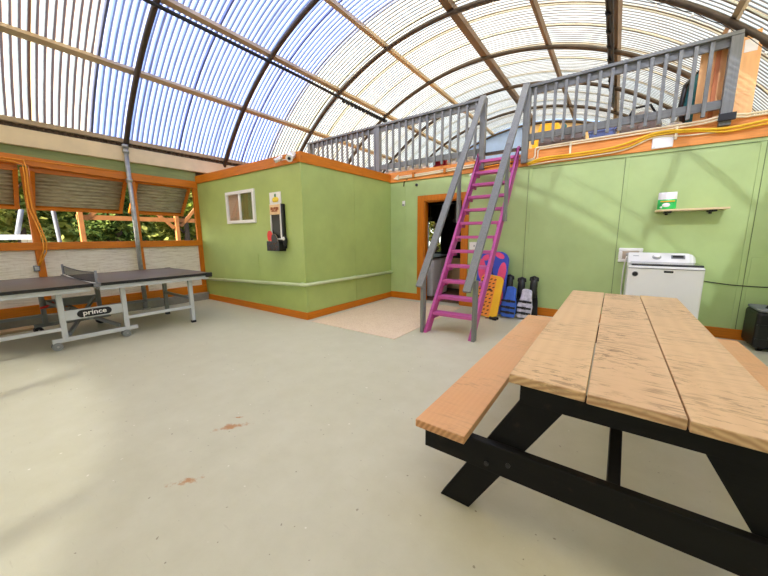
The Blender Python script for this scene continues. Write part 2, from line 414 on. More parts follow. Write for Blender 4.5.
struct('trim_5', B(XL - .04, XL + .06, Y0, YB - .05, 2.62, 2.86), 'cream_board', bevel=.006)
struct('wall_left_upper', B(XL - .10, XL - .05, Y0, YE, 2.42, 2.95), 'bark')
for i, y in enumerate(posts):
    w = .085
    struct('trim_%d' % (6 + i), B(XL - .055, XL + .012, y - w / 2, y + w / 2, .20, 2.33), 'orange_z', bevel=.004)
struct('wall_left_rear', B(XL - .10, XL - .04, Y0, -1.64, 1.2, 2.33), 'whitewash')
# green room standing in the corner
struct('wall_room_front', B(XL, XC, YF, YF + .1, 0, 2.40), 'greenroom')
struct('wall_room_side', B(XC - .1, XC, YF + .1, YB, 0, 2.40), 'greenroom')
struct('roof_room', B(XL, XC, YF, YB, 2.40, 2.52), 'orange')
struct('trim_20', B(XL, XC + .025, YF - .025, YF, 2.385, 2.535), 'orange_x', bevel=.004)
struct('trim_21', B(XC, XC + .025, YF, YB - .02, 2.385, 2.535), 'orange', bevel=.004)
struct('baseboard_room_front', B(XL + .0, XC + .02, YF - .02, YF, 0, .115), 'orange_x', bevel=.004)
struct('baseboard_room_side', B(XC, XC + .02, YF, YB, 0, .115), 'orange', bevel=.004)
for i, (x) in enumerate((-5.09,)):
    struct('trim_22', B(x - .012, x + .012, YF - .004, YF, .115, 1.02), 'greenroom')
struct('trim_23', B(XC, XC + .004, 4.48, 4.50, .115, 2.385), 'greenroom')
struct('trim_24', B(XC - .02, XC + .006, YF - .006, YF + .02, .115, 2.385), 'greenroom', bevel=.003)
# back wall with the doorway
DX0, DX1, DZ = -3.06, -2.28, 1.965
mb = MB(); mb.box(XL, DX0, YB, YB + .1, 0, 2.38); mb.box(DX1, XR + .1, YB, YB + .1, 0, 2.38); mb.box(DX0, DX1, YB, YB + .1, DZ, 2.38)
struct('wall_back', mb, 'green')
struct('trim_30', B(XL, -1.31, YB - .03, YB + .08, 2.378, 2.568), 'fascia', bevel=.004)
struct('trim_36', B(-1.308, XR, YB - .03, YB + .08, 2.378, 2.63), 'fascia', bevel=.004)
mb = MB()
for x in (-1.17, .055, 1.285): mb.box(x - .022, x + .022, YB - .008, YB, .13, 2.335)
struct('trim_31', mb, 'green', bevel=.002)
struct('trim_32', B(-1.14, XR, YB - .008, YB, 2.335, 2.378), 'green', bevel=.002)
m_ = MB()
for x in (-1.197, .028, 1.312): m_.box(x - .003, x + .003, YB - .003, YB, .13, 2.335)
m_.box(-1.14, XR, YB - .0095, YB - .006, 2.330, 2.336)
struct('trim_35', m_, 'seam')
struct('trim_33', B(-3.505, -3.495, YB - .004, YB, .13, 2.378), 'green')
struct('trim_34', B(1.345, XR, YB - .006, YB, .375, 1.02), 'green', bevel=.002)
mb = MB(); mb.box(DX0 - .145, DX0, YB - .022, YB, 0, DZ + .105); mb.box(DX1, DX1 + .125, YB - .022, YB, 0, DZ + .105); mb.box(DX0, DX1, YB - .022, YB, DZ, DZ + .105)
mb.box(DX0, DX0 + .02, YB, YB + .12, 0, DZ); mb.box(DX1 - .02, DX1, YB, YB + .12, 0, DZ); mb.box(DX0, DX1, YB, YB + .12, DZ - .02, DZ)
struct('door_1', mb, 'orange_z', bevel=.003)
mb = MB(); mb.box(XC, DX0 - .145, YB - .02, YB, 0, .13); mb.box(DX1 + .125, XR, YB - .02, YB, 0, .13)
struct('baseboard_back', mb, 'orange_x', bevel=.004)
struct('wall_right', MB().box(XR, XR + .1, Y0, YE, 0, 1.1).box(XR, XR + .1, 5.2, YE, 1.1, 2.95).box(XR, XR + .1, -1.2, 5.2, 2.75, 2.95).box(XR, XR + .1, Y0, -1.2, 1.1, 2.95), 'green')
struct('window_3', B(XR + .04, XR + .044, -1.2, 5.2, 1.1, 2.75), 'sheet_side')  # unseen translucent sheet added to brighten the room from the right
for i_, y_ in enumerate((-.3, 1.0, 2.4, 3.8)): struct('trim_%d' % (70 + i_), B(XR, XR + .09, y_ - .05, y_ + .05, 1.1, 2.75), 'orange_z')
# gable end behind the viewer, with posts and an unseen sheet added to weaken the sun
def gable(y, t, name, mats, z0=0.0, x0=XL, x1=XR):
    n = 40; pts = [(x0, y, z0)] + [(x1, y, z0)]
    xs = [x1 + (x0 - x1) * i / n for i in range(n + 1)]
    pts += [(x, y, max(2.4, arc_pt(min(max(x, -7.06), 1.66), AR + .03))) for x in xs]
    return struct(name, MB().prism(pts, (0, t, 0)), mats)
gable(Y0 - .02, .02, 'wall_front', 'gable')
struct('trim_39', MB().prism([(x_, Y0 - .03, arc_pt(x_, 5.36)) for x_ in [XL + .02 + .2 * i for i in range(44)]] + [(x_, Y0 - .03, arc_pt(x_, 5.56)) for x_ in [XL + .02 + .2 * i for i in range(43, -1, -1)]], (0, .08, 0)), 'ridge')
for i, x in enumerate((-5.2, -3.0, -1.0, 1.0)):
    struct('trim_%d' % (40 + i), B(x - .07, x + .07, Y0, Y0 + .1, 0, arc_pt(x, AR - .02)), 'ridge')
gable(YE + .02, .03, 'wall_gable_back', 'bluegable', 2.4)
pts = [(x, YE - .02, arc_pt(x, AR - .03)) for x in [-2.9 + .25 * i for i in range(12)]]
struct('trim_50', MB().prism(pts + [(-.15, YE - .02, 3.3), (-2.9, YE - .02, 3.3)], (0, .03, 0)), 'tangable')
struct('trim_51', B(-1.90, -1.31, YB - .035, YB + .03, 2.632, 2.675), 'steel')
struct('loft_floor', B(XL, XR, YB + .081, 8.25, 2.40, 2.56), 'plywood')

# vault sheets: each corrugated sheet overlaps its neighbour
def vault_sheet(y0, y1, name, mat, rad):
    pitch_, amp, per = .0762, .011, 6
    ny = int(round((y1 - y0) / pitch_ * per)); na = 44
    a0 = math.acos((XL - .08 - AX) / rad); a1 = PI - a0
    vs, fs = [], []
    for i in range(ny + 1):
        y = y0 + (y1 - y0) * i / ny; rr = rad + amp * math.sin(2 * PI * y / pitch_)
        for k in range(na + 1):
            a = a0 + (a1 - a0) * k / na; vs.append((AX + rr * math.cos(a), y, AZ + rr * math.sin(a)))
    for i in range(ny):
        for k in range(na):
            q = i * (na + 1) + k; fs.append((q, q + 1, q + na + 2, q + na + 1))
    mb = MB(); mb.add(vs, fs, True); return struct(name, mb, mat, clean=False)
k0 = -13; ntr = 0
for k in range(k0, 18):
    ya = 1.72 + .65 * k; yb = ya + .65
    if ya < Y0 - .4 or ya > YE: continue
    mat = 'sheet_clear' if 0 <= k <= 4 else ('sheet_old' if k < -4 else 'sheet_pink' if k < 0 else 'sheet_white')
    lap = .03 if k < 5 else .065
    vault_sheet(max(ya - lap, Y0 - .3), min(yb + .02, YE + .1), 'ceiling' if k == 0 else 'ceiling_sheet', mat, 5.50 + (.007 if k % 2 else 0))
# wall plate under the sheet ends
struct('trim_60', B(XL - .03, XL + .075, Y0, YB, 2.925, 2.99), 'purlin')
mb = MB(); vs, fs = [], []
nn = int((YB - Y0) / .0762 * 6)
for i in range(nn + 1):
    y = Y0 + (YB - Y0) * i / nn; x = XL + .03 + .016 * math.sin(2 * PI * y / .0762); vs += [(x, y, 2.86), (x - .02, y, 2.935)]
for i in range(nn): fs.append((2 * i, 2 * i + 1, 2 * i + 3, 2 * i + 2))
mb.add(vs, fs, True); struct('trim_62', mb, 'bark', clean=False)
struct('trim_61', B(XR - .16, XR + .02, Y0, YE, 2.88, 2.96), 'purlin')

# arches and purlins
ARCH = [(-4.808, 'dark steel roof arch standing behind the viewer near the glazed gable'), (-3.07, 'dark steel roof arch standing second from the glazed gable'),
        (-1.33, 'dark steel roof arch over the open floor, just behind the viewer'), (.407, 'dark steel roof arch crossing above the near end of the table tennis table'),
        (2.144, 'black steel roof arch rising from the galvanised pipe by the window wall'), (3.881, 'dark steel roof arch whose foot stands on the roof of the green room'),
        (5.62, 'brown steel roof arch directly above the loft railing'), (7.36, 'brown steel roof arch over the loft floor, first one behind the railing'),
        (9.1, 'brown steel roof arch deep behind the loft, second one behind the railing'), (10.84, 'brown steel roof arch deep behind the loft, third one behind the railing'), (12.38, 'brown steel roof arch against the pale blue gable end')]
for y, lab in ARCH:
    if y < -1.5: continue
    a0 = math.acos((XL + .02 - AX) / 5.36); path = []
    for i in range(49):
        a = a0 + (PI - 2 * a0) * i / 48; path.append((AX + 5.36 * math.cos(a), y, AZ + 5.36 * math.sin(a)))
    tag(MB().tube(path, .040, 10).build('roof_arch', 'steel', org=(AX, y, 5.0)), lab, 'roof arch', 'steel roof arches')
PUR = [(-6.21, .075, .085, 'purlin', 'beige roof purlin lowest above the window wall'), (-5.23, .075, .09, 'purlin', 'beige roof purlin running with a black tube under it above the green room'),
       (-3.96, .07, .09, 'purlin', 'beige roof purlin between the black tube and the heavy ridge beam'), (-2.60, .13, .11, 'ridge', 'heavy brown ridge beam along the top of the vault'),
       (-1.37, .06, .09, 'ridge', 'thin brown roof purlin next to the ridge beam above the stair'), (-.27, .09, .1, 'ridge', 'brown roof purlin carrying a black cable bundle above the loft'),
       (.9, .06, .09, 'purlin', 'beige roof purlin meeting the top of the railing end post')]
for x, w, t, mt, lab in PUR:
    a = math.atan2(arc_pt(x) - AZ, x - AX); rad = Vector((math.cos(a), 0, math.sin(a))); tan = Vector((-math.sin(a), 0, math.cos(a)))
    c = Vector((AX, 0, AZ)) + rad * (5.395 + t * .5)
    p0 = Vector((c.x, Y0, c.z)); p1 = Vector((c.x, YE, c.z))
    tag(MB().bar(p0, p1, w, t, tan).build('roof_purlin', mt, org=(c.x, 0, c.z)), lab, 'roof beam', 'roof purlins')
# black tube under the second purlin
c = Vector((AX, 0, AZ)) + Vector((-5.27 - AX, 0, arc_pt(-5.27) - AZ)).normalized() * 5.315
mb = MB().tube([(c.x, 1.2, c.z), (c.x, 4.6, c.z), (c.x, 5.75, c.z - .02), (c.x, 7.45, c.z - .02)], .028, 10)
for i in range(12): mb.tube([(c.x, 5.75 + i * .14, c.z - .045), (c.x, 5.81 + i * .14, c.z - .045)], .045, 8)
tag(mb.build('black_tube', 'rubber', org=(c.x, 1.2, c.z)), 'black tube slung under the beige purlin above the green room', 'tube')
# cable bundle on the purlin above the loft
mb = MB()
zf = arc_pt(-.3, 5.33)
for j, (dx, dz) in enumerate(((0, 0), (-.035, .01), (.02, -.03))):
    mb.tube([(-.33 + dx, 5.3 + .35 * i, zf + dz - .015 * (i % 2)) for i in range(15)], .022, 8)
for i in range(9): mb.tube([(-.34, 5.5 + i * .5, zf - .01), (-.34, 5.54 + i * .5, zf - .01)], .055, 8)
tag(mb.build('cable_bundle', 'rubber', org=(-.33, 5.3, zf)), 'black cable bundle tied along the brown purlin above the loft', 'cable')
# string of small lamps along the arch above the railing
t_ = thing('string_light', 'thin wire with small white bulbs strung along the arch above the right railing', 'string light', (.0, 5.57, 4.3))
pth = []
for i in range(40):
    a = math.radians(88 - 46 * i / 39); pth.append((AX + 5.30 * math.cos(a), 5.57, AZ + 5.30 * math.sin(a) - .012 * (i % 3)))
MB().tube(pth, .004, 5).build('wire', 'rubber', t_)
for i in range(2, 40, 4):
    MB().ball(Vector(pth[i]) + Vector((0, 0, -.03)), (.014, .014, .022), 8, 6).build('bulb', 'whitep', t_)

# galvanised post carrying the first arch
t_ = thing('pipe_post', 'galvanised pipe post standing against the window wall under the black arch', 'post', (XL + .13, 2.11, 0))
MB().tube([(XL + .12, 2.115, .0), (XL + .12, 2.115, 2.86)], .034, 14).build('pipe', 'galv', t_)
for z in (2.27, 2.74, 2.83): MB().tube([(XL + .12, 2.115, z), (XL + .12, 2.115, z + .05)], .045, 14).build('clamp', 'galv', t_)
MB().box(XL + .03, XL + .10, 2.09, 2.14, 2.26, 2.32).build('bracket', 'galv', t_)
MB().tube([(XL + .12, 2.115, 0), (XL + .12, 2.115, .02)], .07, 14).build('foot_plate', 'galv', t_)

# ------------------------------------------------------------------ window wall: awning shutters
def shutter(y0, y1, lab, patch=None):
    t = thing('awning_shutter', lab, 'shutter', (XL - .05, (y0 + y1) / 2, 2.30), 'corrugated awning shutters')
    top = Vector((XL - .075, 0, 2.315)); bot = Vector((XL - .53, 0, 1.80)); d = (bot - top); L = d.length; d.normalize(); nrm = Vector((-d.z, 0, d.x))
    def sheet_part(ya, yb, mat, nm, lift=0):
        n = int(L / .068 * 6); vs, fs = [], []
        for i in range(n + 1):
            q = L * i / n; w = .014 * math.sin(2 * PI * q / .068) + lift
            p = top + d * q + nrm * w; vs += [(p.x, ya, p.z), (p.x, yb, p.z)]
        for i in range(n): fs.append((2 * i, 2 * i + 1, 2 * i + 3, 2 * i + 2))
        mb = MB(); mb.add(vs, fs, True); o = mb.build(nm, mat, t, clean=False)
        so = o.modifiers.new('thick', 'SOLIDIFY'); so.thickness = .004; return o
    sheet_part(y0 + .02, y1 - .02, 'shutter', 'panel')
    if patch: sheet_part(patch[0], patch[1], 'shutter_dark', 'patch_panel', -.016 if nrm.x > 0 else -.016)
    for yy in (y0 + .03, y1 - .03):
        MB().bar(top + Vector((0, yy, 0)), bot + Vector((0, yy, 0)), .05, .075, (0, 1, 0)).build('side_bar', 'orange_z', t)
    MB().bar((bot.x, y0, bot.z), (bot.x, y1, bot.z), .055, .07, d).build('bottom_bar', 'orange', t)
    MB().box(top.x - .03, top.x + .016, y0, y1, top.z - .035, top.z + .09).build('hinge_bar', 'orange', t)
shutter(-.30, .845, 'corrugated awning shutter propped open beyond the hanging orange cord, cut by the photo edge')
shutter(.955, 2.135, 'corrugated awning shutter propped open between the hanging cord and the pipe post')
shutter(2.24, 3.19, 'corrugated awning shutter with one dark patch, beside the green room', (2.42, 2.78))

# hanging cord and the socket it feeds
mb = MB()
mb.tube([(XL + .05, -.9, 2.43), (XL + .05, .4, 2.40), (XL + .05, .80, 2.385), (XL + .055, .885, 2.36), (XL + .06, .885, 2.2), (XL + .06, .87, 1.95), (XL + .07, .865, 1.75), (XL + .07, .92, 1.5), (XL + .075, .955, 1.3), (XL + .075, .945, 1.15), (XL + .06, .90, 1.02), (XL + .05, .86, .9)], .0095, 8)
mb.tube([(XL + .05, -.9, 2.45), (XL + .05, .5, 2.425), (XL + .06, .90, 2.42), (XL + .065, .915, 2.3), (XL + .065, .90, 2.05), (XL + .075, .90, 1.75), (XL + .08, .955, 1.45), (XL + .08, .985, 1.25), (XL + .08, .965, 1.1), (XL + .06, .92, 1.0), (XL + .05, .87, .9)], .0095, 8)
mb.tube([(XL + .05, .905, 2.43), (XL + .05, 1.4, 2.43), (XL + .05, 2.0, 2.435)], .007, 6)
tag(mb.build('extension_cord', 'orangecord', org=(XL + .05, .9, 2.4)), 'orange extension cord hanging in a loop down the window post', 'cord')
t_ = thing('wall_socket', 'small grey socket box on the whitewashed wall below the hanging cord', 'socket', (XL, .845, .86))
B(XL - .02, XL + .045, .81, .875, .82, .905).build('box', 'greyp', t_, bevel=.006)
B(XL + .045, XL + .052, .82, .865, .835, .89).build('cover', 'galv', t_, bevel=.003)
tag(B(-7.0 + .06, -6.72, -.6, .69, 0, .035).build('loose_plank', 'plank_beige', org=(-6.83, 0, 0), bevel=.003), 'beige plank lying on the floor along the curb beneath the table', 'plank')

# ------------------------------------------------------------------ table tennis table
t_ = thing('table_tennis_table', 'dark topped table tennis table on a pale wheeled frame by the window wall', 'table', (-5.82, 1.06, 0))
TX0, TX1 = -6.585, -5.06; YM = 1.06
for ya, yb in ((-.315, YM - .012), (YM + .012, 2.44)):
    top = B(TX0, TX1, ya, yb, .742, .762).build('tabletop', 'tttop', t_, bevel=.003)
    mb = MB()
    for x in (TX0 - .001, TX1 - .012): mb.box(x, x + .013, ya, yb, .728, .7635)
    for y in (ya, yb - .012): mb.box(TX0, TX1, y, y + .012, .728, .7635)
    mb.build('edge_band', 'black', top)
    top2 = MB(); top2.box(TX0 + .01, TX1 - .01, (ya + yb) / 2 - 0, (ya + yb) / 2 + .001, .7622, .7626)
    a = MB()
    for x in (TX0 + .03, TX1 - .055): a.box(x, x + .03, ya + .03, yb - .03, .672, .735)
    for y in (ya + .03, yb - .06): a.box(TX0 + .03, TX1 - .03, y, y + .03, .682, .735)
    a.box(-5.835, -5.805, ya + .03, yb - .03, .69, .735)
    a.build('apron_frame', 'ttwhite', t_, bevel=.003)
for yy in (2.37, -.245):
    for x in (TX1 - .03, TX0 - .01): B(x, x + .04, yy - .01 if yy > 0 else yy - .07, yy + .08 if yy > 0 else yy + .01, .70, .768).build('corner_cap', 'black', t_, bevel=.008)
for yl in (2.19, -.07):
    for x in (-5.24, -6.20):
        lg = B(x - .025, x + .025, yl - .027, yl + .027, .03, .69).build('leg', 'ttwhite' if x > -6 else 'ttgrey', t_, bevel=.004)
        B(x - .027, x + .027, yl - .029, yl + .029, 0, .035).build('foot', 'black', lg)
    B(-6.2, -5.24, yl - .015, yl + .015, .36, .40).build('cross_rail', 'ttgrey', t_, bevel=.003)
for x in (-5.225, -6.40):
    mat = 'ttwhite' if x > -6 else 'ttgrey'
    for yv in (.755, 1.355):
        B(x - .025, x + .025, yv - .026, yv + .026, .11, .69).build('upright', mat, t_, bevel=.004)
    B(x - .02, x + .02, .64, 1.47, .085, .135).build('wheel_rail', mat, t_, bevel=.004)
    B(x - .02, x + .02, 1.36, 2.17, .235, .275).build('stretcher', mat, t_, bevel=.003)
    B(x - .02, x + .02, -.07, .75, .225, .265).build('stretcher', mat, t_, bevel=.003)
    B(x - .012, x + .012, .76, 1.35, .335, .455).build('frame_panel', mat, t_, bevel=.003)
    for yc in (.675, 1.335):
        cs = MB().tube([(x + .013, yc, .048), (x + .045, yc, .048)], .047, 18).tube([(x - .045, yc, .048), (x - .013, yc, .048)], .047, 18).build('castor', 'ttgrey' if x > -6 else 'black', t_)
        MB().tube([(x - .05, yc, .05), (x + .05, yc, .05)], .012, 8).box(x - .02, x + .02, yc - .02, yc + .02, .05, .09).build('axle', 'galv', cs)
mb = MB()
mb.bar((-5.30, 1.30, .15), (-6.35, .80, .42), .04, .03, (0, 0, 1)).bar((-5.30, .80, .15), (-6.35, 1.30, .42), .04, .03, (0, 0, 1))
mb.build('diagonal_strut', 'ttgrey', t_)
B(-5.27, -6.40 + .0, 1.0, 1.04, .30, .34).build('centre_rail', 'ttgrey', t_)
MB().tube([(-6.34, .72, .36), (-6.34, .78, .37), (-6.34, .86, .42)], .016, 8).build('release_handle', 'red', t_, label='red release handle on the far frame')
# black oval plate with white lettering
x = -5.212; fr = Frame((x, .885, .350), (0, 1, 0), (0, 0, 1))
pl = []
for i in range(13): a = PI / 2 + PI * i / 12; pl.append((.045 + .045 * math.cos(a), .045 + .045 * math.sin(a)))
for i in range(13): a = -PI / 2 + PI * i / 12; pl.append((.285 + .045 * math.cos(a), .045 + .045 * math.sin(a)))
plate = MB().prism(fr.poly(pl), (.006, 0, 0)).build('name_plate', 'black', t_)
cu = bpy.data.curves.new('lettering', 'FONT'); cu.body = 'prince'; cu.size = .080; cu.extrude = .0015; cu.offset = .0015; cu.align_x = 'CENTER'
tmp = bpy.data.objects.new('tmp_text', cu); COL.objects.link(tmp)
me = bpy.data.meshes.new_from_object(tmp.evaluated_get(bpy.context.evaluated_depsgraph_get()))
bpy.data.objects.remove(tmp)
mw2 = Matrix(((0, 0, 1, x + .008), (1.12, 0, 0, 1.05), (0, 1, 0, .376), (0, 0, 0, 1)))
me.transform(mw2); me.transform(Matrix.Translation(-Vector(ORG[plate.name]))); me.materials.clear(); me.materials.append(M['whitep'])
lo = bpy.data.objects.new('lettering', me); COL.objects.link(lo); lo.parent = plate; lo['label'] = 'white lettering on the black oval plate'
# net
nt = MB()
nn = 24
def netz(i): return -.022 * math.sin(PI * i / nn)
vs, fs = [], []
for i in range(nn + 1):
    xx = -4.97 + (-6.67 + 4.97) * i / nn; yy = YM + .006 * math.sin(9 * i / nn)
    vs += [(xx, yy, .775 + netz(i)), (xx, yy, .905 + netz(i))]
for i in range(nn): fs.append((2 * i, 2 * i + 2, 2 * i + 3, 2 * i + 1))
nt.add(vs, fs); net = nt.build('net', 'net', t_)
MB().tube([(-4.97 - 1.7 * i / nn, YM, .905 + netz(i)) for i in range(nn + 1)], .007, 6).build('top_tape', 'black', net)
MB().tube([(-4.97 - 1.7 * i / nn, YM, .773 + netz(i)) for i in range(nn + 1)], .009, 6).build('bottom_tape', 'whitep', net)
for xx in (-4.97, -6.67): MB().tube([(xx, YM, .70), (xx, YM, .925)], .013, 8).box(xx - .02, xx + .03 if xx < -6 else xx + .02, YM - .03, YM + .03, .735, .775).build('net_post', 'greyp', net)

# ------------------------------------------------------------------ on the green room
mb = MB(); wx0, wx1, wz0, wz1 = -5.952, -5.05, 1.55, 2.118
def frame_rect(mb, x0, x1, z0, z1, y0, y1, w):
    mb.box(x0, x1, y0, y1, z0, z0 + w); mb.box(x0, x1, y0, y1, z1 - w, z1); mb.box(x0, x0 + w, y0, y1, z0 + w, z1 - w); mb.box(x1 - w, x1, y0, y1, z0 + w, z1 - w); return mb
frame_rect(mb, wx0, wx1, wz0, wz1, YF - .035, YF + .01, .055); mb.box(-5.53, -5.48, YF - .03, YF + .01, wz0 + .05, wz1 - .05)
wnd = struct('window_1', mb, 'white', bevel=.004)
ORG[wnd.name] = (0, 0, 0)
B(wx0 + .05, -5.5, YF - .012, YF - .009, wz0 + .05, wz1 - .05).build('pane', 'glass', wnd)
B(-5.5, wx1 - .05, YF - .018, YF - .015, wz0 + .05, wz1 - .05).build('pane', 'glass', wnd)
def pane_backing(x0, x1, mat):
    vs, fs = [], []; n = 40
    for i in range(n + 1):
        xx = x0 + (x1 - x0) * i / n; yy = YF - .004 + .003 * math.sin(i * 1.25); vs += [(xx, yy, wz0 + .04), (xx, yy, wz1 - .04)]
    for i in range(n): fs.append((2 * i, 2 * i + 1, 2 * i + 3, 2 * i + 2))
    m_ = MB(); m_.add(vs, fs, True); m_.build('curtain', mat, wnd, clean=False)
pane_backing(wx0 + .04, -5.49, 'curtain'); pane_backing(-5.51, wx1 - .04, 'gcurtain')  # left one is cloth; right one paints the pane's green reflection
# sign and bat holder
sg = B(-4.635, -4.345, YF - .012, YF, 1.83, 2.012).build('wall_sign', 'whitep', org=(-4.49, YF, 1.83), bevel=.002)
tag(sg, 'white square sign with a yellow fruit picture above the bat holder', 'sign')
m_ = MB().ball((-4.48, YF - .014, 1.895), (.085, .004, .042), 14, 8); 
for dx in (-.05, 0, .05): m_.ball((-4.48 + dx, YF - .016, 1.89), (.026, .004, .036), 10, 6)
m_.build('fruit_print', 'yellow', sg); MB().prism([(-4.50, YF - .016, 1.935), (-4.46, YF - .016, 1.935), (-4.465, YF - .016, 1.98), (-4.48, YF - .016, 1.99), (-4.50, YF - .016, 1.975)], (0, .004, 0)).build('leaf_print', 'leafp', sg)
t_ = thing('bat_holder', 'black wall holder with a peach label and a patterned tray for table tennis bats', 'bat holder', (-4.5, YF, 1.1))
B(-4.65, -4.35, YF - .055, YF + .003, 1.12, 1.815).build('backing', 'black', t_, bevel=.006)
frame_rect(MB(), -4.655, -4.385, 1.26, 1.82, YF - .068, YF - .05, .022).build('rim', 'whitep', t_)
lb = B(-4.65, -4.39, YF - .072, YF - .06, 1.655, 1.81).build('label', 'labelc', t_)
m_ = MB()
for i, (dx, dz, w, h_) in enumerate(((.03, .07, .035, .045), (.075, .06, .03, .05), (.115, .075, .03, .04), (.155, .065, .04, .05), (.20, .07, .03, .04), (.05, .045, .15, .018))):
    m_.box(-4.65 + dx, -4.65 + dx + w, YF - .0745, YF - .071, 1.655 + dz, 1.655 + dz + h_)
m_.build('print', 'brown', lb)
m_ = MB(); m_.box(-4.70, -4.38, YF - .13, YF - .118, 1.09, 1.235); m_.box(-4.70, -4.688, YF - .12, YF, 1.09, 1.235); m_.box(-4.392, -4.38, YF - .12, YF, 1.09, 1.235); m_.box(-4.70, -4.38, YF - .13, YF, 1.08, 1.095)
tr = m_.build('tray', 'black', t_)
m_ = MB(); random.seed(3)
for i in range(26): 
    a, b = random.uniform(-4.69, -4.41), random.uniform(1.10, 1.21); m_.ball((a, YF - .131, b), (random.uniform(.01, .02), .003, random.uniform(.006, .013)), 7, 5)
m_.build('pattern', ['brick'], tr)['kind'] = 'stuff'
def bat(cx, cz, face, lab, tilt, yoff):
    t = thing('table_tennis_bat', lab, 'bat', (cx, YF - yoff, cz))
    ca, sa = math.cos(tilt), math.sin(tilt); fr = Frame((cx, YF - yoff, cz), (ca, 0, sa), (-sa, 0, ca))
    el = [(.075 * math.cos(2 * PI * i / 22), .098 * math.sin(2 * PI * i / 22)) for i in range(22)]
    MB().prism(fr.poly(el), fr.N * .006).build('blade', 'wood', t)
    MB().prism(fr.poly([(a * .97, b * .97) for a, b in el], .006), fr.N * .003).build('rubber_face', face, t)
    MB().bar(fr.p(0, -.07, .003), fr.p(0, -.165, .003), .028, .02, fr.U).build('handle', 'wood', t)
bat(-4.655, 1.31, 'red', 'red table tennis bat standing in the holder tray', .15, .085)
bat(-4.535, 1.26, 'black', 'black faced table tennis bat low in the holder tray beside the red one', .5, .09)
t_ = thing('clip_fitting', 'small black and white fitting clamped to the lower side of the bat holder', 'fitting', (-4.34, YF - .05, 1.24))
MB().ball((-4.335, YF - .045, 1.24), (.03, .04, .075), 12, 8).build('body', 'black', t_); MB().ball((-4.325, YF - .08, 1.275), (.022, .02, .03), 10, 6).build('cap', 'whitep', t_)

for o_ in list(COL.objects):
    if o_.type == 'EMPTY' and o_.name.split('.')[0] in ('bat_holder', 'table_tennis_bat', 'clip_fitting'): o_.location.x += .085
# painted pipe around the room
t_ = thing('wall_pipe', 'pale green pipe running low around the green room corner', 'pipe', (XC, YF, .55))
MB().tube([(XL + .0, YF - .045, .44), (-5.4, YF - .045, .505), (XC + .03, YF - .045, .565), (XC + .045, YF - .03, .567), (XC + .045, 4.4, .56), (XC + .045, YB - .03, .548)], .028, 12).build('pipe', 'pipegreen', t_)
for p in ((-6.2, YF - .03, .47), (XC - .05, YF - .03, .565)): B(p[0] - .02, p[0] + .02, YF - .05, YF, p[2] - .03, p[2] + .035).build('bracket', 'green', t_)
for y in (4.42, 5.55): B(XC, XC + .05, y - .02, y + .02, .53, .59).build('bracket', 'green', t_)

# cameras under the room fascia
def seccam(cx, lab, s, yaw_):
    t = thing('security_camera', lab, 'camera', (cx, YF - .025, 2.49))
    MB().tube([(cx, YF - .025, 2.50), (cx, YF - .055, 2.50)], .045 * s, 14).build('mount', 'whitep', t)
    MB().tube([(cx, YF - .05, 2.50), (cx + .01, YF - .09, 2.475)], .016 * s, 10).build('arm', 'whitep', t)
    d = Vector((math.sin(yaw_), -math.cos(yaw_), -.55)).normalized(); c = Vector((cx + .01, YF - .10, 2.455))
    MB().tube([c - d * .05 * s, c - d * .045 * s, c + d * .055 * s, c + d * .06 * s], [.02 * s, .038 * s, .042 * s, .038 * s], 14).build('housing', 'whitep', t)
    MB().tube([c + d * .058 * s, c + d * .066 * s], .018 * s, 12).build('lens', 'black', t)
seccam(-4.26, 'smaller white security camera further along the green room fascia', .8, -.5)
seccam(-3.97, 'larger white security camera next to the green room corner', 1.25, .75)
tag(MB().tube([(-4.24, YF - .035, 2.46), (-4.1, YF - .035, 2.455), (-3.98, YF - .035, 2.47)], .006, 6).build('camera_wire', 'whitep', org=(-4.1, YF - .03, 2.46)), 'short white wire between the two security cameras', 'wire')

# ------------------------------------------------------------------ floor board by the door
tag(B(-3.72, -2.175, 3.245, 5.44, 0, .006).build('floor_board', 'matboard', org=(-2.95, 4.3, 0)), 'speckled beige board lying on the floor before the doorway', 'floor board')

# ------------------------------------------------------------------ things on the back wall
t_ = thing('sensor_box', 'tiny pale sensor box on the green wall beside the doorway', 'sensor', (-3.53, YB, 1.9))
B(-3.56, -3.50, YB - .025, YB, 1.90, 2.00).build('case', 'whitep', t_, bevel=.005); B(-3.552, -3.508, YB - .03, YB - .024, 1.905, 1.935).build('button', 'greyp', t_)
tag(MB().tube([(-3.53, YB - .01, 2.28), (-3.525, YB - .012, 2.35), (-3.49, YB - .012, 2.39), (-3.43, YB - .035, 2.40)], .010, 6).build('wall_cable', 'rubber', org=(-3.5, YB, 2.3)), 'short dark cable curling down from the loft fascia by the corner', 'cable')
t_ = thing('wall_camera', 'small round black camera eye on the green wall above the doorway', 'camera', (-3.23, YB, 2.28))
MB().tube([(-3.235, YB, 2.283), (-3.235, YB - .02, 2.283)], .028, 14).build('ring', 'greyp', t_); MB().ball((-3.235, YB - .02, 2.283), (.024, .014, .024)).build('eye', 'black', t_)
t_ = thing('light_switch', 'white light switch plate on the wall behind the purple stair', 'switch', (-2.06, YB, 1.12))
B(-2.13, -1.995, YB - .012, YB, 1.05, 1.185).build('plate', 'whitep', t_, bevel=.004); B(-2.045, -2.03, YB - .018, YB - .011, 1.10, 1.135).build('toggle', 'greyp', t_)
t_ = thing('junction_box', 'blank white cover plate on the orange fascia above the shelf', 'cover plate', (.39, YB - .03, 2.4))
B(.285, .495, YB - .05, YB - .03, 2.388, 2.535).build('cover', 'whitep', t_, bevel=.012)
for a, b in ((.31, 2.41), (.47, 2.515)): MB().tube([(a, YB - .05, b), (a, YB - .053, b)], .006, 8).build('screw', 'galv', t_)
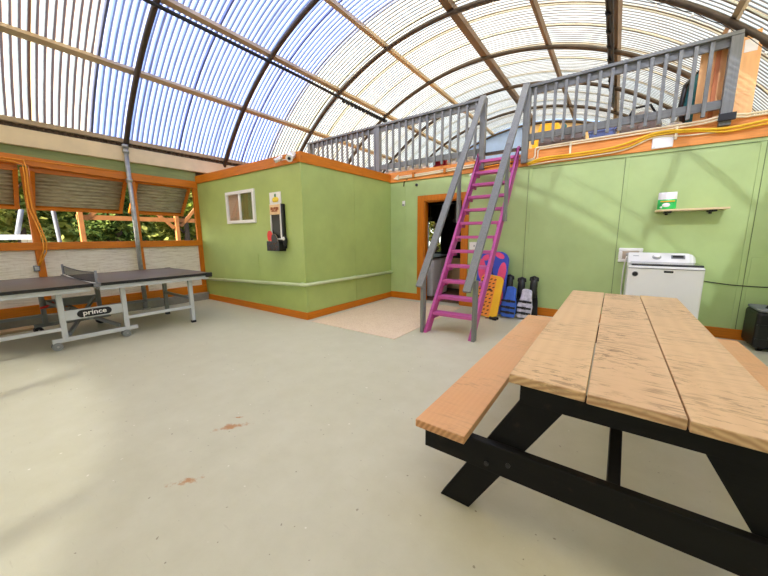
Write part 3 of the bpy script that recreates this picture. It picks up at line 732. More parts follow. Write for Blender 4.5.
# conduits and cords on the loft fascia
mb = MB()
ya = YB - .05
mb.tube([(-3.69, ya, 2.435), (-3.0, ya, 2.445), (-2.25, ya, 2.465), (-1.4, ya, 2.50), (-1.24, ya, 2.50)], .016, 8)
mb.tube([(-3.69, ya, 2.465), (-3.0, ya, 2.475), (-2.25, ya, 2.50), (-1.5, ya, 2.525)], .014, 8)
t_ = thing('wall_conduit', 'pair of cream conduits running along the fascia from the corner to the stair', 'conduit', (-3.0, ya, 2.45))
mb.build('conduit', 'conduit', t_)
MB().prism([(-3.74, ya - .02, 2.44), (-3.63, ya - .02, 2.41), (-3.63, ya - .02, 2.51)], (0, .04, 0)).build('end_cap', 'conduit', t_)
for x in (-3.28, -2.62): B(x - .025, x + .025, ya - .022, ya + .02, 2.425, 2.515).build('clip', 'orange_x', t_)
t_ = thing('loft_conduit', 'pair of cream conduits bending up and running along the fascia under the right railing', 'conduit', (0, ya, 2.6))
MB().tube([(-1.22, ya, 2.46), (-1.135, ya, 2.47), (-1.115, ya, 2.50), (-1.115, ya, 2.60), (-1.09, ya, 2.625), (0, ya, 2.635), (.75, ya, 2.64), (.85, ya - .075, 2.64), (1.0, ya - .075, 2.64), (1.1, ya, 2.642), (XR - .05, ya, 2.645)], .013, 8).build('conduit', 'conduit', t_)
MB().tube([(-1.22, ya, 2.44), (-1.10, ya, 2.45), (-1.075, ya, 2.47), (-1.075, ya, 2.575), (-1.05, ya, 2.598), (0, ya, 2.60), (.75, ya, 2.609), (.85, ya - .075, 2.61), (1.0, ya - .075, 2.612), (1.1, ya, 2.613), (XR - .05, ya, 2.615)], .012, 8).build('conduit', 'conduit', t_)
MB().box(.855, 1.0, ya - .10, ya - .055, 2.59, 2.665).build('clamp', 'rubber', t_)
for x, z in ((-.64, 2.45), (.51, 2.47)): B(x - .012, x + .012, ya - .02, ya + .018, z, 2.62).build('strap', 'conduit', t_)
def cord(pts, rad, mat, lab, name='power_cord'):
    P = []
    V_ = [Vector(p) for p in pts]; V_ = [V_[0] * 2 - V_[1]] + V_ + [V_[-1] * 2 - V_[-2]]
    for i in range(1, len(V_) - 2):
        for k in range(6):
            q = k / 6; a, b, c_, d_ = V_[i - 1:i + 3]
            P.append(.5 * ((2 * b) + (c_ - a) * q + (2 * a - 5 * b + 4 * c_ - d_) * q * q + (3 * b - a - 3 * c_ + d_) * q ** 3))
    P.append(V_[-2])
    return tag(MB().tube(P, rad, 8).build(name, mat, org=pts[0]), lab, 'cord')
yc = YB - .075
cord([(-1.22, yc, 2.40), (-1.0, yc, 2.455), (-.6, yc, 2.455), (-.1, yc, 2.475), (.3, yc, 2.575), (.6, yc, 2.56), (.95, yc, 2.515), (1.3, yc, 2.545), (XR - .05, yc, 2.60)], .015, 'yellowcord', 'bright yellow cord sagging along the fascia under the right railing')
cord([(-1.2, yc + .01, 2.385), (-.95, yc + .01, 2.43), (-.5, yc + .01, 2.425), (0, yc + .01, 2.45), (.3, yc + .01, 2.55), (.7, yc + .01, 2.53), (.95, yc + .01, 2.48), (1.3, yc + .01, 2.51), (XR - .05, yc + .01, 2.56)], .011, 'yellowcord', 'thinner yellow cord just below the bright yellow one on the fascia')
cord([(-1.2, ya, 2.375), (-.9, ya, 2.395), (-.4, ya, 2.40), (0, ya, 2.425), (.3, ya, 2.53), (.6, ya, 2.50), (.9, ya, 2.49)], .010, 'conduit', 'pale cord lowest of the cords along the right fascia')
yc = YB - .052
cord([(-2.05, yc, 2.41), (-1.85, yc, 2.44), (-1.6, yc, 2.455), (-1.4, yc, 2.47)], .014, 'orangecord', 'orange cord coil crossing the fascia behind the top stair treads')
cord([(-1.95, yc, 2.43), (-1.7, yc, 2.47), (-1.45, yc, 2.445)], .010, 'rubber', 'black cord crossing the fascia behind the top stair treads')
t_ = thing('wall_lamp', 'small white lamp head on the wall at the top of the stair', 'lamp', (-2.07, YB, 2.33))
MB().tube([(-2.09, YB, 2.33), (-2.08, YB - .06, 2.335)], .022, 10).build('neck', 'black', t_); MB().tube([(-2.13, YB - .07, 2.325), (-2.01, YB - .08, 2.345)], .032, 12).build('lamp_head', 'whitep', t_)

# shelf, pouch
t_ = thing('wall_shelf', 'narrow pine wall shelf on two black brackets above the washing machine', 'shelf', (.72, YB, 1.57))
B(.40, 1.055, YB - .235, YB - .002, 1.585, 1.607).build('board', 'wood', t_, bevel=.002)
for x in (.52, .93):
    MB().box(x - .015, x + .015, YB - .012, YB - .002, 1.545, 1.585).box(x - .035, x + .035, YB - .16, YB - .01, 1.565, 1.585).build('bracket', 'black', t_)
t_ = thing('detergent_pouch', 'green and white detergent pouch standing on the wall shelf', 'pouch', (.5, YB - .14, 1.607))
mb = MB(); vs, fs = [], []; prof = [(0, .055), (.02, .06), (.07, .055), (.125, .042), (.19, .012), (.215, .004)]
for z, d in prof:
    w = .09 if z < .2 else .088
    vs += [(.5 - w, YB - .14 - d * .35, 1.607 + z), (.5 - w * .5, YB - .14 - d, 1.607 + z), (.5 + w * .5, YB - .14 - d, 1.607 + z), (.5 + w, YB - .14 - d * .35, 1.607 + z), (.5 + w, YB - .14 + d * .35, 1.607 + z), (.5 + w * .5, YB - .14 + d, 1.607 + z), (.5 - w * .5, YB - .14 + d, 1.607 + z), (.5 - w, YB - .14 + d * .35, 1.607 + z)]
for j in range(5):
    mb.m = 0 if j < 3 else 1
    mb.add([], [(j * 8 + k, j * 8 + (k + 1) % 8, j * 8 + 8 + (k + 1) % 8, j * 8 + 8 + k) for k in range(8)], True) if False else None
    for k in range(8): fs.append((j, (j * 8 + k, j * 8 + (k + 1) % 8, j * 8 + 8 + (k + 1) % 8, j * 8 + 8 + k)))
mb.v = vs
for j, q in fs: mb.f.append(q); mb.mi.append(0 if j < 3 else 1); mb.sm.append(True)
mb.f += [tuple(range(8)), tuple(range(40, 48))]; mb.mi += [0, 1]; mb.sm += [False, False]
mb.build('pouch', ['bag', 'whitep'], t_)
m_ = MB().ball((.49, YB - .196, 1.66), (.04, .006, .028), 12, 8).ball((.46, YB - .193, 1.635), (.03, .006, .015), 10, 6); m_.build('white_print', 'whitep', t_)
B(.43, .57, YB - .2015, YB - .192, 1.70, 1.712).build('stripe', 'yellowf', t_)

# washing machine and its hookup
WX0, WX1, WYF, WYB = .165, .848, 4.913, 5.56
t_ = thing('washing_machine', 'white top loading washing machine with a dark lid against the green wall', 'washing machine', ((WX0 + WX1) / 2, 5.23, 0))
B(WX0, WX1, WYF, WYB, .03, .925).build('body', 'white', t_, bevel=.018)
B(WX0 + .004, WX1 - .004, WYF - .006, WYF + .03, .893, .90).build('seam', 'greyp', t_)
lid = B(WX0 + .03, WX1 - .012, WYF + .015, 5.36, .925, .950).build('lid', 'lid', t_, bevel=.008)
B(.50, .585, WYF - .004, WYF + .005, .853, .876).build('lid_handle', 'black', t_, bevel=.004)
pts = [(5.30, .93), (5.33, .965), (5.44, 1.055), (5.50, 1.06), (5.56, 1.045), (5.56, .925)]
cp = MB()
def prof_x(x, s): return [(x, 5.56 + (y - 5.56) * s, .925 + (z - .925) * s) for y, z in pts]
ring = [prof_x(x, s) for x, s in ((WX0 + .0, .9), (WX0 + .012, 1), (.70, 1), (.77, .97), (.81, .85), (.836, .62), (.843, .4))]
vs = [p for r_ in ring for p in r_]; n6 = len(pts); fs = []
for j in range(len(ring) - 1):
    for k in range(n6): fs.append((j * n6 + k, j * n6 + (k + 1) % n6, (j + 1) * n6 + (k + 1) % n6, (j + 1) * n6 + k))
fs += [tuple(range(n6)), tuple(range((len(ring) - 1) * n6, len(ring) * n6))]
cp.add(vs, fs); pan = cp.build('control_panel', 'white', t_, bevel=.008)
slope = Vector((0, .11, .09)).normalized(); nrm = Vector((0, -.09, .11)).normalized()
def on_panel(x, q): return Vector((x, 5.33, .965)) + slope * q
c = on_panel(.46, .07); MB().tube([c, c + nrm * .03], [.038, .032], 18).build('dial', 'white', pan)
MB().tube([c - nrm * .002, c + nrm * .004], .046, 18).build('dial_ring', 'galv', pan)
c = on_panel(.665, .075); MB().bar(c - Vector((.065, 0, 0)), c + Vector((.065, 0, 0)), .065, .006, slope).build('display', 'greyp', pan)
c = on_panel(.665, .08) + nrm * .003; MB().bar(c - Vector((.05, 0, 0)), c + Vector((.05, 0, 0)), .035, .004, slope).build('screen', 'black', pan)
c = on_panel(.25, .085); MB().bar(c - Vector((.03, 0, 0)), c + Vector((.03, 0, 0)), .008, .003, slope).build('print', 'greyp', pan)
MB().tube([(.238, WYF + .002, .825), (.238, WYF - .005, .825)], .031, 20).build('badge', 'greyp', t_)
MB().tube([(.238, WYF - .004, .825), (.238, WYF - .007, .825)], .024, 20).build('badge_centre', 'black', t_)
for x in (WX0 + .06, WX1 - .06):
    for y in (WYF + .06, WYB - .06): MB().tube([(x, y, 0), (x, y, .035)], .025, 10).build('foot', 'black', t_)
t_ = thing('washer_outlet_box', 'white recessed water outlet box on the wall behind the washing machine', 'outlet box', (.2, YB, .93))
frame_rect(MB(), .062, .33, .915, 1.112, YB - .02, YB, .045).build('frame', 'whitep', t_, bevel=.01)
B(.10, .29, YB - .012, YB - .004, .955, 1.07).build('recess', 'recess', t_)
MB().tube([(.16, YB - .02, 1.0), (.16, YB - .02, 1.04)], .014, 10).tube([(.16, YB - .02, 1.04), (.19, YB - .03, 1.04)], .008, 8).build('valve', 'galv', t_)
cord([(.158, YB - .03, 1.0), (.145, YB - .04, .92), (.135, YB - .035, .75), (.14, YB - .03, .4), (.15, YB - .035, .012)], .008, 'whitep', 'pale water hose hanging from the outlet box down beside the washing machine', 'water_hose')
cord([(.9, YB - .03, .72), (1.05, YB - .015, .695), (1.25, YB - .012, .675), (1.5, YB - .012, .672), (XR - .02, YB - .012, .675)], .005, 'rubber', 'black cable running along the green wall from the washing machine to the wall corner')

# black case
t_ = thing('storage_case', 'black plastic storage case on the floor against the wall, cut by the photo edge', 'case', (1.52, 5.3, 0))
B(1.352, 1.70, 5.16, 5.58, .035, .44).build('body', 'case', t_, bevel=.03)
B(1.362, 1.69, 5.17, 5.57, .44, .475).build('lid', 'greyp', t_, bevel=.015)
MB().tube([(1.44, 5.28, .475), (1.45, 5.28, .50), (1.60, 5.28, .50), (1.61, 5.28, .475)], .014, 8).build('handle', 'black', t_)
MB().tube([(1.50, 5.165, .17), (1.50, 5.15, .17)], .045, 16).build('round_boss', 'greyp', t_)
for z in (.14, .30): B(1.36, 1.69, 5.15, 5.17, z - .006, z + .006).build('rib', 'case', t_)
for x in (1.42, 1.63): MB().tube([(x - .02, 5.22, .03), (x + .02, 5.22, .03)], .03, 12).tube([(x - .02, 5.52, .03), (x + .02, 5.52, .03)], .03, 12).build('wheel', 'rubber', t_)

# ------------------------------------------------------------------ stair
t_ = thing('loft_stair', 'steep purple stair with grey handrails leading up to the loft', 'stair', (-1.68, 4.6, 0))
sdir = Vector((0, 1.88, 2.68)).normalized()
def sp(z, back=0): return Vector((0, 3.715 + 1.88 * z / 2.68 + back, z))
for x0, x1 in ((-2.015, -1.975), (-1.385, -1.345)):
    dy = .15
    pts = [(x0, 3.715, 0), (x0, 3.715 + dy, 0), (x0, sp(2.52).y + dy, 2.52), (x0, YB - .045, 2.60), (x0, YB - .045, 2.74), (x0, sp(2.74).y, 2.74)]
    pts[3] = (x0, min(YB - .045, sp(2.60).y + dy), 2.60)
    pts = [(x0, 3.715, 0), (x0, 3.715 + dy, 0), (x0, YB - .075, (YB - .075 - 3.715 - dy) * 2.68 / 1.88), (x0, YB - .075, 2.66), (x0, sp(2.70).y, 2.70)]
    MB().prism(pts, (x1 - x0, 0, 0)).build('stringer', 'purple', t_, bevel=.003)
for i in range(12):
    z = .255 + .2087 * i; y = sp(z).y
    tr = B(-1.975, -1.385, y + .01, min(y + .17, YB - .06), z - .042, z).build('tread', 'purple_tread', t_, bevel=.003)
    for xa, xb in ((-1.975, -1.945), (-1.415, -1.385)): B(xa, xb, y + .02, min(y + .16, YB - .065), z - .085, z - .043).build('cleat', 'purple', tr)
for x, lab in ((-2.045, 'left'), (-1.315, 'right')):
    xt = -1.945 if lab == 'left' else -1.295
    a = Vector((x + (.025 if lab == 'left' else -.03), 3.60, .645)); b = Vector((xt, YB - .09, 3.545))
    if lab == 'right': a = Vector((-1.345, 3.52, .65)); b = Vector((-1.285, YB - .09, 3.56))
    hr = MB().bar(a, b, .095, .04, (1, 0, 0)).build('handrail', 'grey_z', t_, bevel=.004)
    xs = a.x - .02 if lab == 'left' else a.x + .035
    xs = -2.037 if lab == 'left' else -1.32
    B(xs - .02, xs + .02, 3.70, 3.79, 0, .76).build('handrail_post', 'grey_z', hr, bevel=.003)
    ym = 4.86
    zt = a.z + (b.z - a.z) * (ym - a.y) / (b.y - a.y)
    B(xs - .02, xs + .02, ym - .04, ym + .04, 1.50, zt - .01).build('handrail_post', 'grey_z', hr, bevel=.003)

# ------------------------------------------------------------------ loft railing
def railing(x0, x1, posts_, step, zb, zt, lab, first):
    t = thing('loft_railing', lab, 'railing', ((x0 + x1) / 2, YB - .02, 2.5))
    y = YB - .055
    B(x0, x1, y - .05, y + .06, zt - .04, zt).build('top_rail', 'grey', t, bevel=.004)
    B(x0, x1, y - .0, y + .035, zt - .135, zt - .04).build('upper_rail', 'grey', t, bevel=.003)
    B(x0, x1, y - .0, y + .035, zb, zb + .10).build('bottom_rail', 'grey', t, bevel=.003)
    for px, w, zz in posts_: B(px - w / 2, px + w / 2, y - .045, y + .05, zz, zt - .04).build('post', 'grey_z', t, bevel=.004)
    n = int((x1 - x0) / step); k = 0
    for i in range(n):
        xx = x0 + first + step * i
        if xx > x1 - .03 or any(abs(xx - p[0]) < p[1] / 2 + .03 for p in posts_): continue
        B(xx - .019, xx + .019, y - .038, y, zb - .07, zt - .05).build('baluster', 'grey_z', t, bevel=.003)
railing(-6.22, -1.90, [(-6.17, .085, 2.54), (-4.115, .095, 2.60), (-1.945, .09, 2.40)], .152, 2.655, 3.53, 'grey wooden loft railing from the vault side to the left of the purple stair', .20)
railing(-1.30, .97, [(-1.265, .09, 2.42), (.925, .10, 2.545)], .1345, 2.745, 3.535, 'grey wooden loft railing between the purple stair and the orange plywood', .145)
t_ = thing('plywood_partition', 'orange plywood partition standing on the loft behind the railing end post', 'partition', (.9, 5.8, 2.562))
B(.66, 1.14, YB + .06, YB + .085, 2.562, 3.56).build('sheet', 'plywood', t_)
B(1.115, 1.14, YB - .02, YB + .4, 2.63, 3.46).build('side_sheet', 'plywood', t_); B(.985, 1.115, YB - .03, YB + .06, 2.63, 3.48).build('edge_board', 'plywood', t_)
B(.79, .83, YB + .04, YB + .06, 2.64, 3.50).build('stud', 'stud', t_)
B(1.0, 1.105, YB - .034, YB - .03, 3.31, 3.44).build('paper_note', 'cloth', t_, label='white paper stuck to the plywood')
# loft belongings
def bx(name, lab, cat, a, mat, bev=.02, group=None): return tag(B(*a).build(name, mat, org=((a[0] + a[1]) / 2, (a[2] + a[3]) / 2, a[4]), bevel=bev), lab, cat, group)
t_ = thing('storage_bag', 'grey fabric storage bag lying on the loft behind the right railing', 'bag', (.1, 6.1, 2.56))
MB().ball((.16, 6.15, 2.80), (.24, .2, .23), 18, 10).build('body', 'greyfab', t_); MB().tube([(.0, 6.0, 2.92), (.06, 5.96, 3.04), (.24, 5.96, 3.05), (.32, 6.0, 2.92)], .016, 8).build('handle', 'rubber', t_)
bx('cardboard_box', 'low brown box on the loft below the right railing beside the stair', 'box', (-1.12, -.50, 5.78, 6.05, 2.56, 2.80), 'greyfab')
t_ = thing('plastic_bin', 'light blue plastic bin on the loft behind the right railing', 'bin', (-.2, 6.1, 2.56))
B(-.45, -.13, 5.95, 6.3, 2.56, 2.82).build('body', 'bluebin', t_, bevel=.02); B(-.465, -.115, 5.935, 6.315, 2.80, 2.835).build('rim', 'bluebin', t_, bevel=.008)
bx('cloth_bundle', 'white cloth bundle on the loft beside the storage bag', 'cloth', (.42, .58, 5.72, 5.9, 2.56, 2.72), 'cloth', .04)
t_ = thing('backpack', 'teal backpack with black straps leaning on the plywood partition', 'backpack', (.6, 6.0, 2.56))
MB().ball((.70, 6.02, 2.98), (.13, .13, .36), 16, 12).build('body', 'teal', t_); MB().tube([(.60, 5.95, 2.7), (.55, 5.93, 2.95), (.575, 5.95, 3.2), (.66, 6.0, 3.31)], .028, 8).build('strap', 'black', t_); MB().tube([(.67, 6.0, 3.33), (.70, 6.0, 3.37), (.74, 6.0, 3.33)], .012, 8).build('handle', 'black', t_)
bx('red_pack', 'crimson fabric pack on the loft edge below the left railing', 'pack', (-2.93, -2.68, 5.70, 5.9, 2.56, 2.72), 'crimson', .03)
for i, (xa, xb, h_, lb) in enumerate(((-4.02, -3.72, .10, 'crumpled white sheet on the loft edge nearest the green room'), (-3.62, -3.05, .12, 'long crumpled white sheet on the loft edge left of the crimson pack'), (-2.62, -2.15, .15, 'crumpled white sheet on the loft edge right of the crimson pack'))):
    m_ = MB(); random.seed(20 + i); n = int((xb - xa) / .085)
    for k in range(n): m_.ball((xa + (k + .5) * (xb - xa) / n, YB + .09 + random.uniform(-.02, .02), 2.57 + h_ * .42), (.085, .08, h_ * random.uniform(.45, .62)), 10, 7)
    tag(m_.build('crumpled_sheet', 'cloth', org=((xa + xb) / 2, YB + .14, 2.56)), lb, 'sheet', 'white sheets on the loft edge')
t_ = thing('surfboard', 'yellow board with a teal tip lying far back on the loft', 'board', (-1.4, 8.0, 2.56))
# (lies on edge against the loft's rear rail)
fr = Frame((-1.62, 8.0, 2.56), (1, 0, 0), (0, 0, 1))
MB().prism(fr.poly([(0, 0), (.42, 0), (.50, .2), (.50, .95), (.44, 1.08), (.1, 1.12), (-.05, .7)]), (0, .05, 0)).build('deck', 'yellowf', t_)
MB().prism(fr.poly([(.50, 0), (.60, .0), (.60, 1.0), (.52, 1.10), (.50, .95)], .002), (0, .04, 0)).build('tip', 'teal', t_)

# ------------------------------------------------------------------ beach gear by the stair
t_ = thing('bodyboard', 'blue and pink bodyboard leaning on the green wall behind the stair', 'bodyboard', (-1.62, 5.3, 0))
fr = Frame((-1.63, 5.24, .02), (1, 0, 0), (0, .28, 1)); ol = outline(.50, 1.04, (.16, .15), (.05, .05))
MB().prism(fr.poly(ol), fr.N * .05).build('core', 'blue', t_, bevel=.012)
m_ = MB(); 
def blob(cx, cy, a, b, rot=0, n=18): 
    return [(cx + a * math.cos(t) * math.cos(rot) - b * math.sin(t) * math.sin(rot), cy + a * math.cos(t) * math.sin(rot) + b * math.sin(t) * math.cos(rot)) for t in [2 * PI * i / n for i in range(n)]]
for cx, cy, a, b, rt in ((.165, .66, .065, .20, -.06), (.10, .97, .085, .045, -.5), (-.17, .72, .065, .19, .15), (-.12, .93, .07, .05, .5), (.17, .28, .055, .16, 0), (-.17, .26, .06, .18, 0)):
    m_.prism(fr.poly(blob(cx, cy, a, b, rt), .05), fr.N * .003)
m_.build('pink_print', 'pink', t_)
m_ = MB().tube([fr.p(0, .78, .055), fr.p(.01, .70, .075), fr.p(.03, .62, .06), fr.p(.0, .58, .056)], .008, 6); m_.build('leash', 'rubber', t_)
t_ = thing('slotted_board', 'orange and yellow board with rows of dark slots propped beside the bodyboard', 'board', (-1.6, 5.05, 0))
fr = Frame((-1.62, 5.04, .005), (.93, .12, .10), (.13, .26, 1)); fr.U = (fr.U - fr.V * fr.U.dot(fr.V)).normalized(); fr.N = fr.U.cross(fr.V)
ol = outline(.40, .68, (.09, .08), (.03, .03), taper=.86)
MB().prism(fr.poly(ol), fr.N * .06).build('core', 'yellowf', t_, bevel=.012)
m_ = MB(); m_.prism(fr.poly([(u_ * .70 - .055, .01 + v_ * .97) for u_, v_ in ol], .06), fr.N * .004); m_.build('deck_pad', 'orangef', t_)
m_ = MB()
for rI in range(10):
    for cI in range(4):
        m_.prism(fr.poly(blob(-.155 + cI * .062 + (.014 if rI % 2 else 0), .05 + rI * .062, .021, .011, .6, 8), .0635), fr.N * .002)
m_.build('slots', 'slot', t_)['kind'] = 'stuff'
m_ = MB(); m_.prism(fr.poly(blob(.0, .44, .03, .018, 0, 10), .064), fr.N * .006); m_.build('plug', 'black', t_)
def vest(name, cx, cy, w, h_, mat, lab, lean):
    t = thing(name, lab, 'life vest', (cx, cy, 0), 'life vests by the stair')
    fr = Frame((cx, cy, .0), (1, 0, 0), (0, lean, 1))
    pts = [(-w / 2, 0.01), (w / 2, .01), (w / 2 + .01, .2), (w / 2 - .01, .33), (w / 2 - .015, h_ - .03), (w / 4, h_), (-w / 4, h_), (-w / 2 + .04, h_ - .03), (-w / 2 + .03, .34), (-w / 2 - .01, .2)]
    MB().prism(fr.poly(pts), fr.N * .08).build('panel', mat, t, bevel=.022)
    for v_ in (.09, .17, .27):
        st = MB().bar(fr.p(-w / 2 - .012, v_, .082), fr.p(w / 2 + .0, v_ - .01, .082), .032, .012, fr.V).build('strap', 'black', t)
        MB().bar(fr.p(-.03, v_ - .004, .092), fr.p(.03, v_ - .007, .092), .042, .016, fr.V).build('buckle', 'black', st)
vest('life_vest', -1.275, 5.17, .20, .50, 'vblue', 'blue life vest with three black straps leaning at the wall', .22)
vest('life_vest', -1.055, 5.24, .20, .47, 'lav', 'white and lavender life vest with three black straps beside the blue one', .22)
def fin(cx, cy, h_, lab, lean, tw=0):
    t = thing('swim_fin', lab, 'swim fin', (cx, cy, 0), 'black swim fins by the stair')
    fr = Frame((cx, cy, .0), (1, tw, 0), (0, lean, 1))
    bl = [(-.085, .01), (.085, .01), (.075, .25), (.05, h_ * .62), (-.05, h_ * .62), (-.075, .25)]
    b_ = MB().prism(fr.poly(bl), fr.N * .015).build('blade', 'finb', t, bevel=.004)
    m_ = MB()
    for s_ in (-1, 1): m_.bar(fr.p(s_ * .08, .01, .01), fr.p(s_ * .047, h_ * .62, .01), .014, .04, fr.U)
    m_.build('rib', 'finb', b_)
    P = [fr.p(0, h_ * .45, .02), fr.p(0, h_ * .6, .04), fr.p(0, h_ * .8, .05), fr.p(0, h_ * .92, .045)]
    MB().tube(P, [.045, .056, .056, .05], 12).build('foot_pocket', 'finb', t)
    MB().tube([fr.p(-.05, h_ * .86, .05), fr.p(-.05, h_ * .93, .055), fr.p(0, h_ * .96, .05), fr.p(.05, h_ * .93, .055), fr.p(.05, h_ * .86, .05)], .02, 8).build('heel_strap', 'finb', t)
fin(-1.36, 5.45, .67, 'black swim fin standing behind the blue life vest', .15)
fin(-1.17, 5.45, .64, 'black swim fin standing behind the white life vest, next to the blue one', .15)
fin(-.985, 5.44, .67, 'black swim fin standing clear at the wall end of the beach gear', .15)
t_ = thing('leash_cuff', 'small dark cuff lying on the floor before the slotted board', 'cuff', (-1.43, 4.92, 0))
pp = [(-1.43 + .055 * math.cos(a), 4.92 + .035 * math.sin(a), .022 + .01 * math.sin(2 * a)) for a in [2 * PI * i / 16 * .9 for i in range(17)]]
MB().tube(pp, .02, 8).build('band', 'rubber', t_); MB().tube([(-1.48, 4.93, .012), (-1.54, 4.95, .012), (-1.55, 4.91, .012)], .008, 6).build('cord', 'brown', t_)

# ------------------------------------------------------------------ picnic table
t_ = thing('picnic_table', 'picnic table with brown plank top and benches on black stained legs', 'picnic table', (.094, 2.45, 0))
PY0, PY1 = 1.245, 3.665
for x0, x1, ya, yb, mt in ((-.298, -.036, PY0 + .025, PY1 + .012, 'top'), (-.031, .2275, PY0 + .006, PY1 - .018, 'top_mid'), (.232, .486, PY0 - .012, PY1 + .022, 'top')):
    MB().prism([(x0, ya + .006, .712), (x1, ya - .006, .712), (x1, yb, .712), (x0, yb, .712)], (0, 0, .038)).build('plank', mt, t_, bevel=.004)
for x0, x1 in ((-.698, -.455), (.642, .886)):
    B(x0, x1, PY0 - .025, PY1 + .02, .402, .440).build('bench_seat', 'bench', t_, bevel=.004)
for yb_, sgn in ((1.29, 1), (3.62, -1)):
    def yy(a): return yb_ + sgn * a
    cb = B(-.682, .870, min(yy(0), yy(.04)), max(yy(0), yy(.04)), .268, .401).build('cross_beam', 'blackwood', t_, bevel=.004)
    for x in (-.375, -.285, .474, .564):
        for z in (.305,) if x in (-.375, .564) else (.335,): MB().tube([(x, yy(.002), z), (x, yy(-.008), z)], .010, 10).build('bolt', 'black', cb)
    B(-.258, .446, min(yy(.005), yy(.043)), max(yy(.005), yy(.043)), .628, .7115).build('top_beam', 'blackwood', t_, bevel=.003)
    for s_ in (-1, 1):
        cx = .094
        pts = [(cx + s_ * .706, yy(.042), 0), (cx + s_ * .557, yy(.042), 0), (cx + s_ * .140, yy(.042), .7115), (cx + s_ * .306, yy(.042), .7115)]
        MB().prism(pts, (0, sgn * .04, 0)).build('leg', 'blackwood', t_, bevel=.003)
    MB().bar((.075, yy(.045), .355), (.075, yy(.045 + .70), .695), .04, .085, (1, 0, 0)).build('brace', 'blackwood', t_, bevel=.003)
B(-.25, .44, 2.43, 2.47, .64, .7115).build('top_beam', 'blackwood', t_)

# ------------------------------------------------------------------ room behind the doorway
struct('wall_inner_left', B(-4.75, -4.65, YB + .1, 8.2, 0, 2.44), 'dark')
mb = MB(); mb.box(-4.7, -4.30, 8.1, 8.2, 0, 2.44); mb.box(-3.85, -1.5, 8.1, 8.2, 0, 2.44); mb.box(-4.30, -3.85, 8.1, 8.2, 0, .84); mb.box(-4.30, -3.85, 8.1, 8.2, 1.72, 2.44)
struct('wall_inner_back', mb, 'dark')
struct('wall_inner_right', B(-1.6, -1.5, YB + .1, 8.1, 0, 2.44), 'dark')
struct('floor_inner', B(-4.65, -1.6, YB + .1, 8.1, 0, .004), 'brownfloor')
struct('window_2', frame_rect(MB(), -4.31, -3.84, .83, 1.73, 8.07, 8.12, .035), 'black')
t_ = thing('kitchen_cabinet', 'beige cabinet with a dark worktop seen through the doorway', 'cabinet', (-3.4, 7.4, 0))
B(-4.1, -2.55, 7.12, 7.75, .05, .78).build('body', 'beigecab', t_, bevel=.004); B(-4.12, -2.53, 7.09, 7.78, .78, .83).build('worktop', 'black', t_, bevel=.004)
for x in (-4.08, -3.56, -3.05): B(x, x + .48, 7.10, 7.12, .09, .76).build('door', 'beigecab', t_, bevel=.003)
t_ = thing('white_cabinet', 'white low cabinet just inside the doorway', 'cabinet', (-3.3, 6.3, 0))
B(-3.62, -3.06, 6.0, 6.75, .03, .83).build('body', 'white', t_, bevel=.006); B(-3.056, -3.045, 6.02, 6.38, .06, .80).build('door', 'white', t_, bevel=.003); B(-3.056, -3.045, 6.40, 6.73, .06, .80).build('door', 'white', t_, bevel=.003); B(-3.66, -3.03, 5.98, 6.77, .83, .86).build('worktop', 'black', t_)
t_ = thing('hanging_rack', 'dark pan rack hanging inside the doorway', 'rack', (-3.5, 7.2, 2.0))
MB().tube([(-3.95, 7.2, 2.05), (-3.0, 7.2, 2.05)], .018, 8).build('rail', 'greyp', t_)
for i in range(6):
    x = -3.9 + i * .16; h_ = .25 + .07 * (i % 3)
    MB().tube([(x, 7.2, 2.05), (x, 7.2, 2.05 - h_)], .012, 6).tube([(x, 7.19, 2.05 - h_), (x, 7.21, 2.05 - h_ - .01)], .05, 12).build('pan', 'greyp' if i % 2 else 'black', t_)

# ------------------------------------------------------------------ outside the window wall
def tree(cx, cy, hgt, rad, z0, leaf, lab, n, seed, size=.11, cat='tree', name='leafy_tree', kinds=5):
    random.seed(seed); t = thing(name, lab, cat, (cx, cy, -.13), 'trees outside the windows')
    mb = MB(); P = [(cx, cy, -.13), (cx + .08, cy + .05, hgt * .4), (cx - .05, cy + .1, hgt * .8)]
    mb.tube(P, [rad * .09 + .03, rad * .06 + .03, .03], 8)
    cl = []
    for i in range(kinds * 3):
        a = random.uniform(0, 2 * PI); q = rad * math.sqrt(random.random()) * .75; z = random.uniform(z0, hgt)
        c = Vector((cx + q * math.cos(a), cy + q * math.sin(a), z)); cl.append((c, rad * random.uniform(.3, .5)))
        if i % 2 == 0: mb.tube([(cx, cy, max(.1, z - .5)), (cx + (c.x - cx) * .5, cy + (c.y - cy) * .5, z - .2), tuple(c)], [.035, .025, .012], 6)
    mb.build('trunk', 'bark', t)
    vs, fs = [], []
    for i in range(n):
        c, rr = random.choice(cl)
        d = Vector((random.gauss(0, 1), random.gauss(0, 1), random.gauss(0, 1))).normalized(); p = c + d * rr * random.random() ** .4
        U = Vector((random.gauss(0, 1), random.gauss(0, 1), random.gauss(0, .6))).normalized(); W = U.cross(Vector((random.gauss(0, 1), random.gauss(0, 1), random.gauss(0, 1)))).normalized()
        s_ = size * random.uniform(.6, 1.3); o = len(vs)
        vs += [p - U * s_, p + W * s_ * .42 + U.cross(W) * s_ * .12, p + U * s_, p - W * s_ * .42 + U.cross(W) * s_ * .12]; fs.append((o, o + 1, o + 2, o + 3))
    m_ = MB(); m_.add(vs, fs); m_.build('foliage', leaf, t, clean=False)
FR = 'front'
tree(-11.6, -.65, 3.5, .85, .4, 'leaf_b', 'dark green tree at the photo edge outside the first window', 3600, 9, .11)
tree(-11.7, 1.2, 3.6, .85, .4, 'leaf_a', 'olive green tree outside the first window, beyond the hanging cord', 3800, 1)
tree(-11.6, 3.05, 3.6, .85, .4, 'leaf_b', 'dark green tree outside the middle window', 3800, 2)
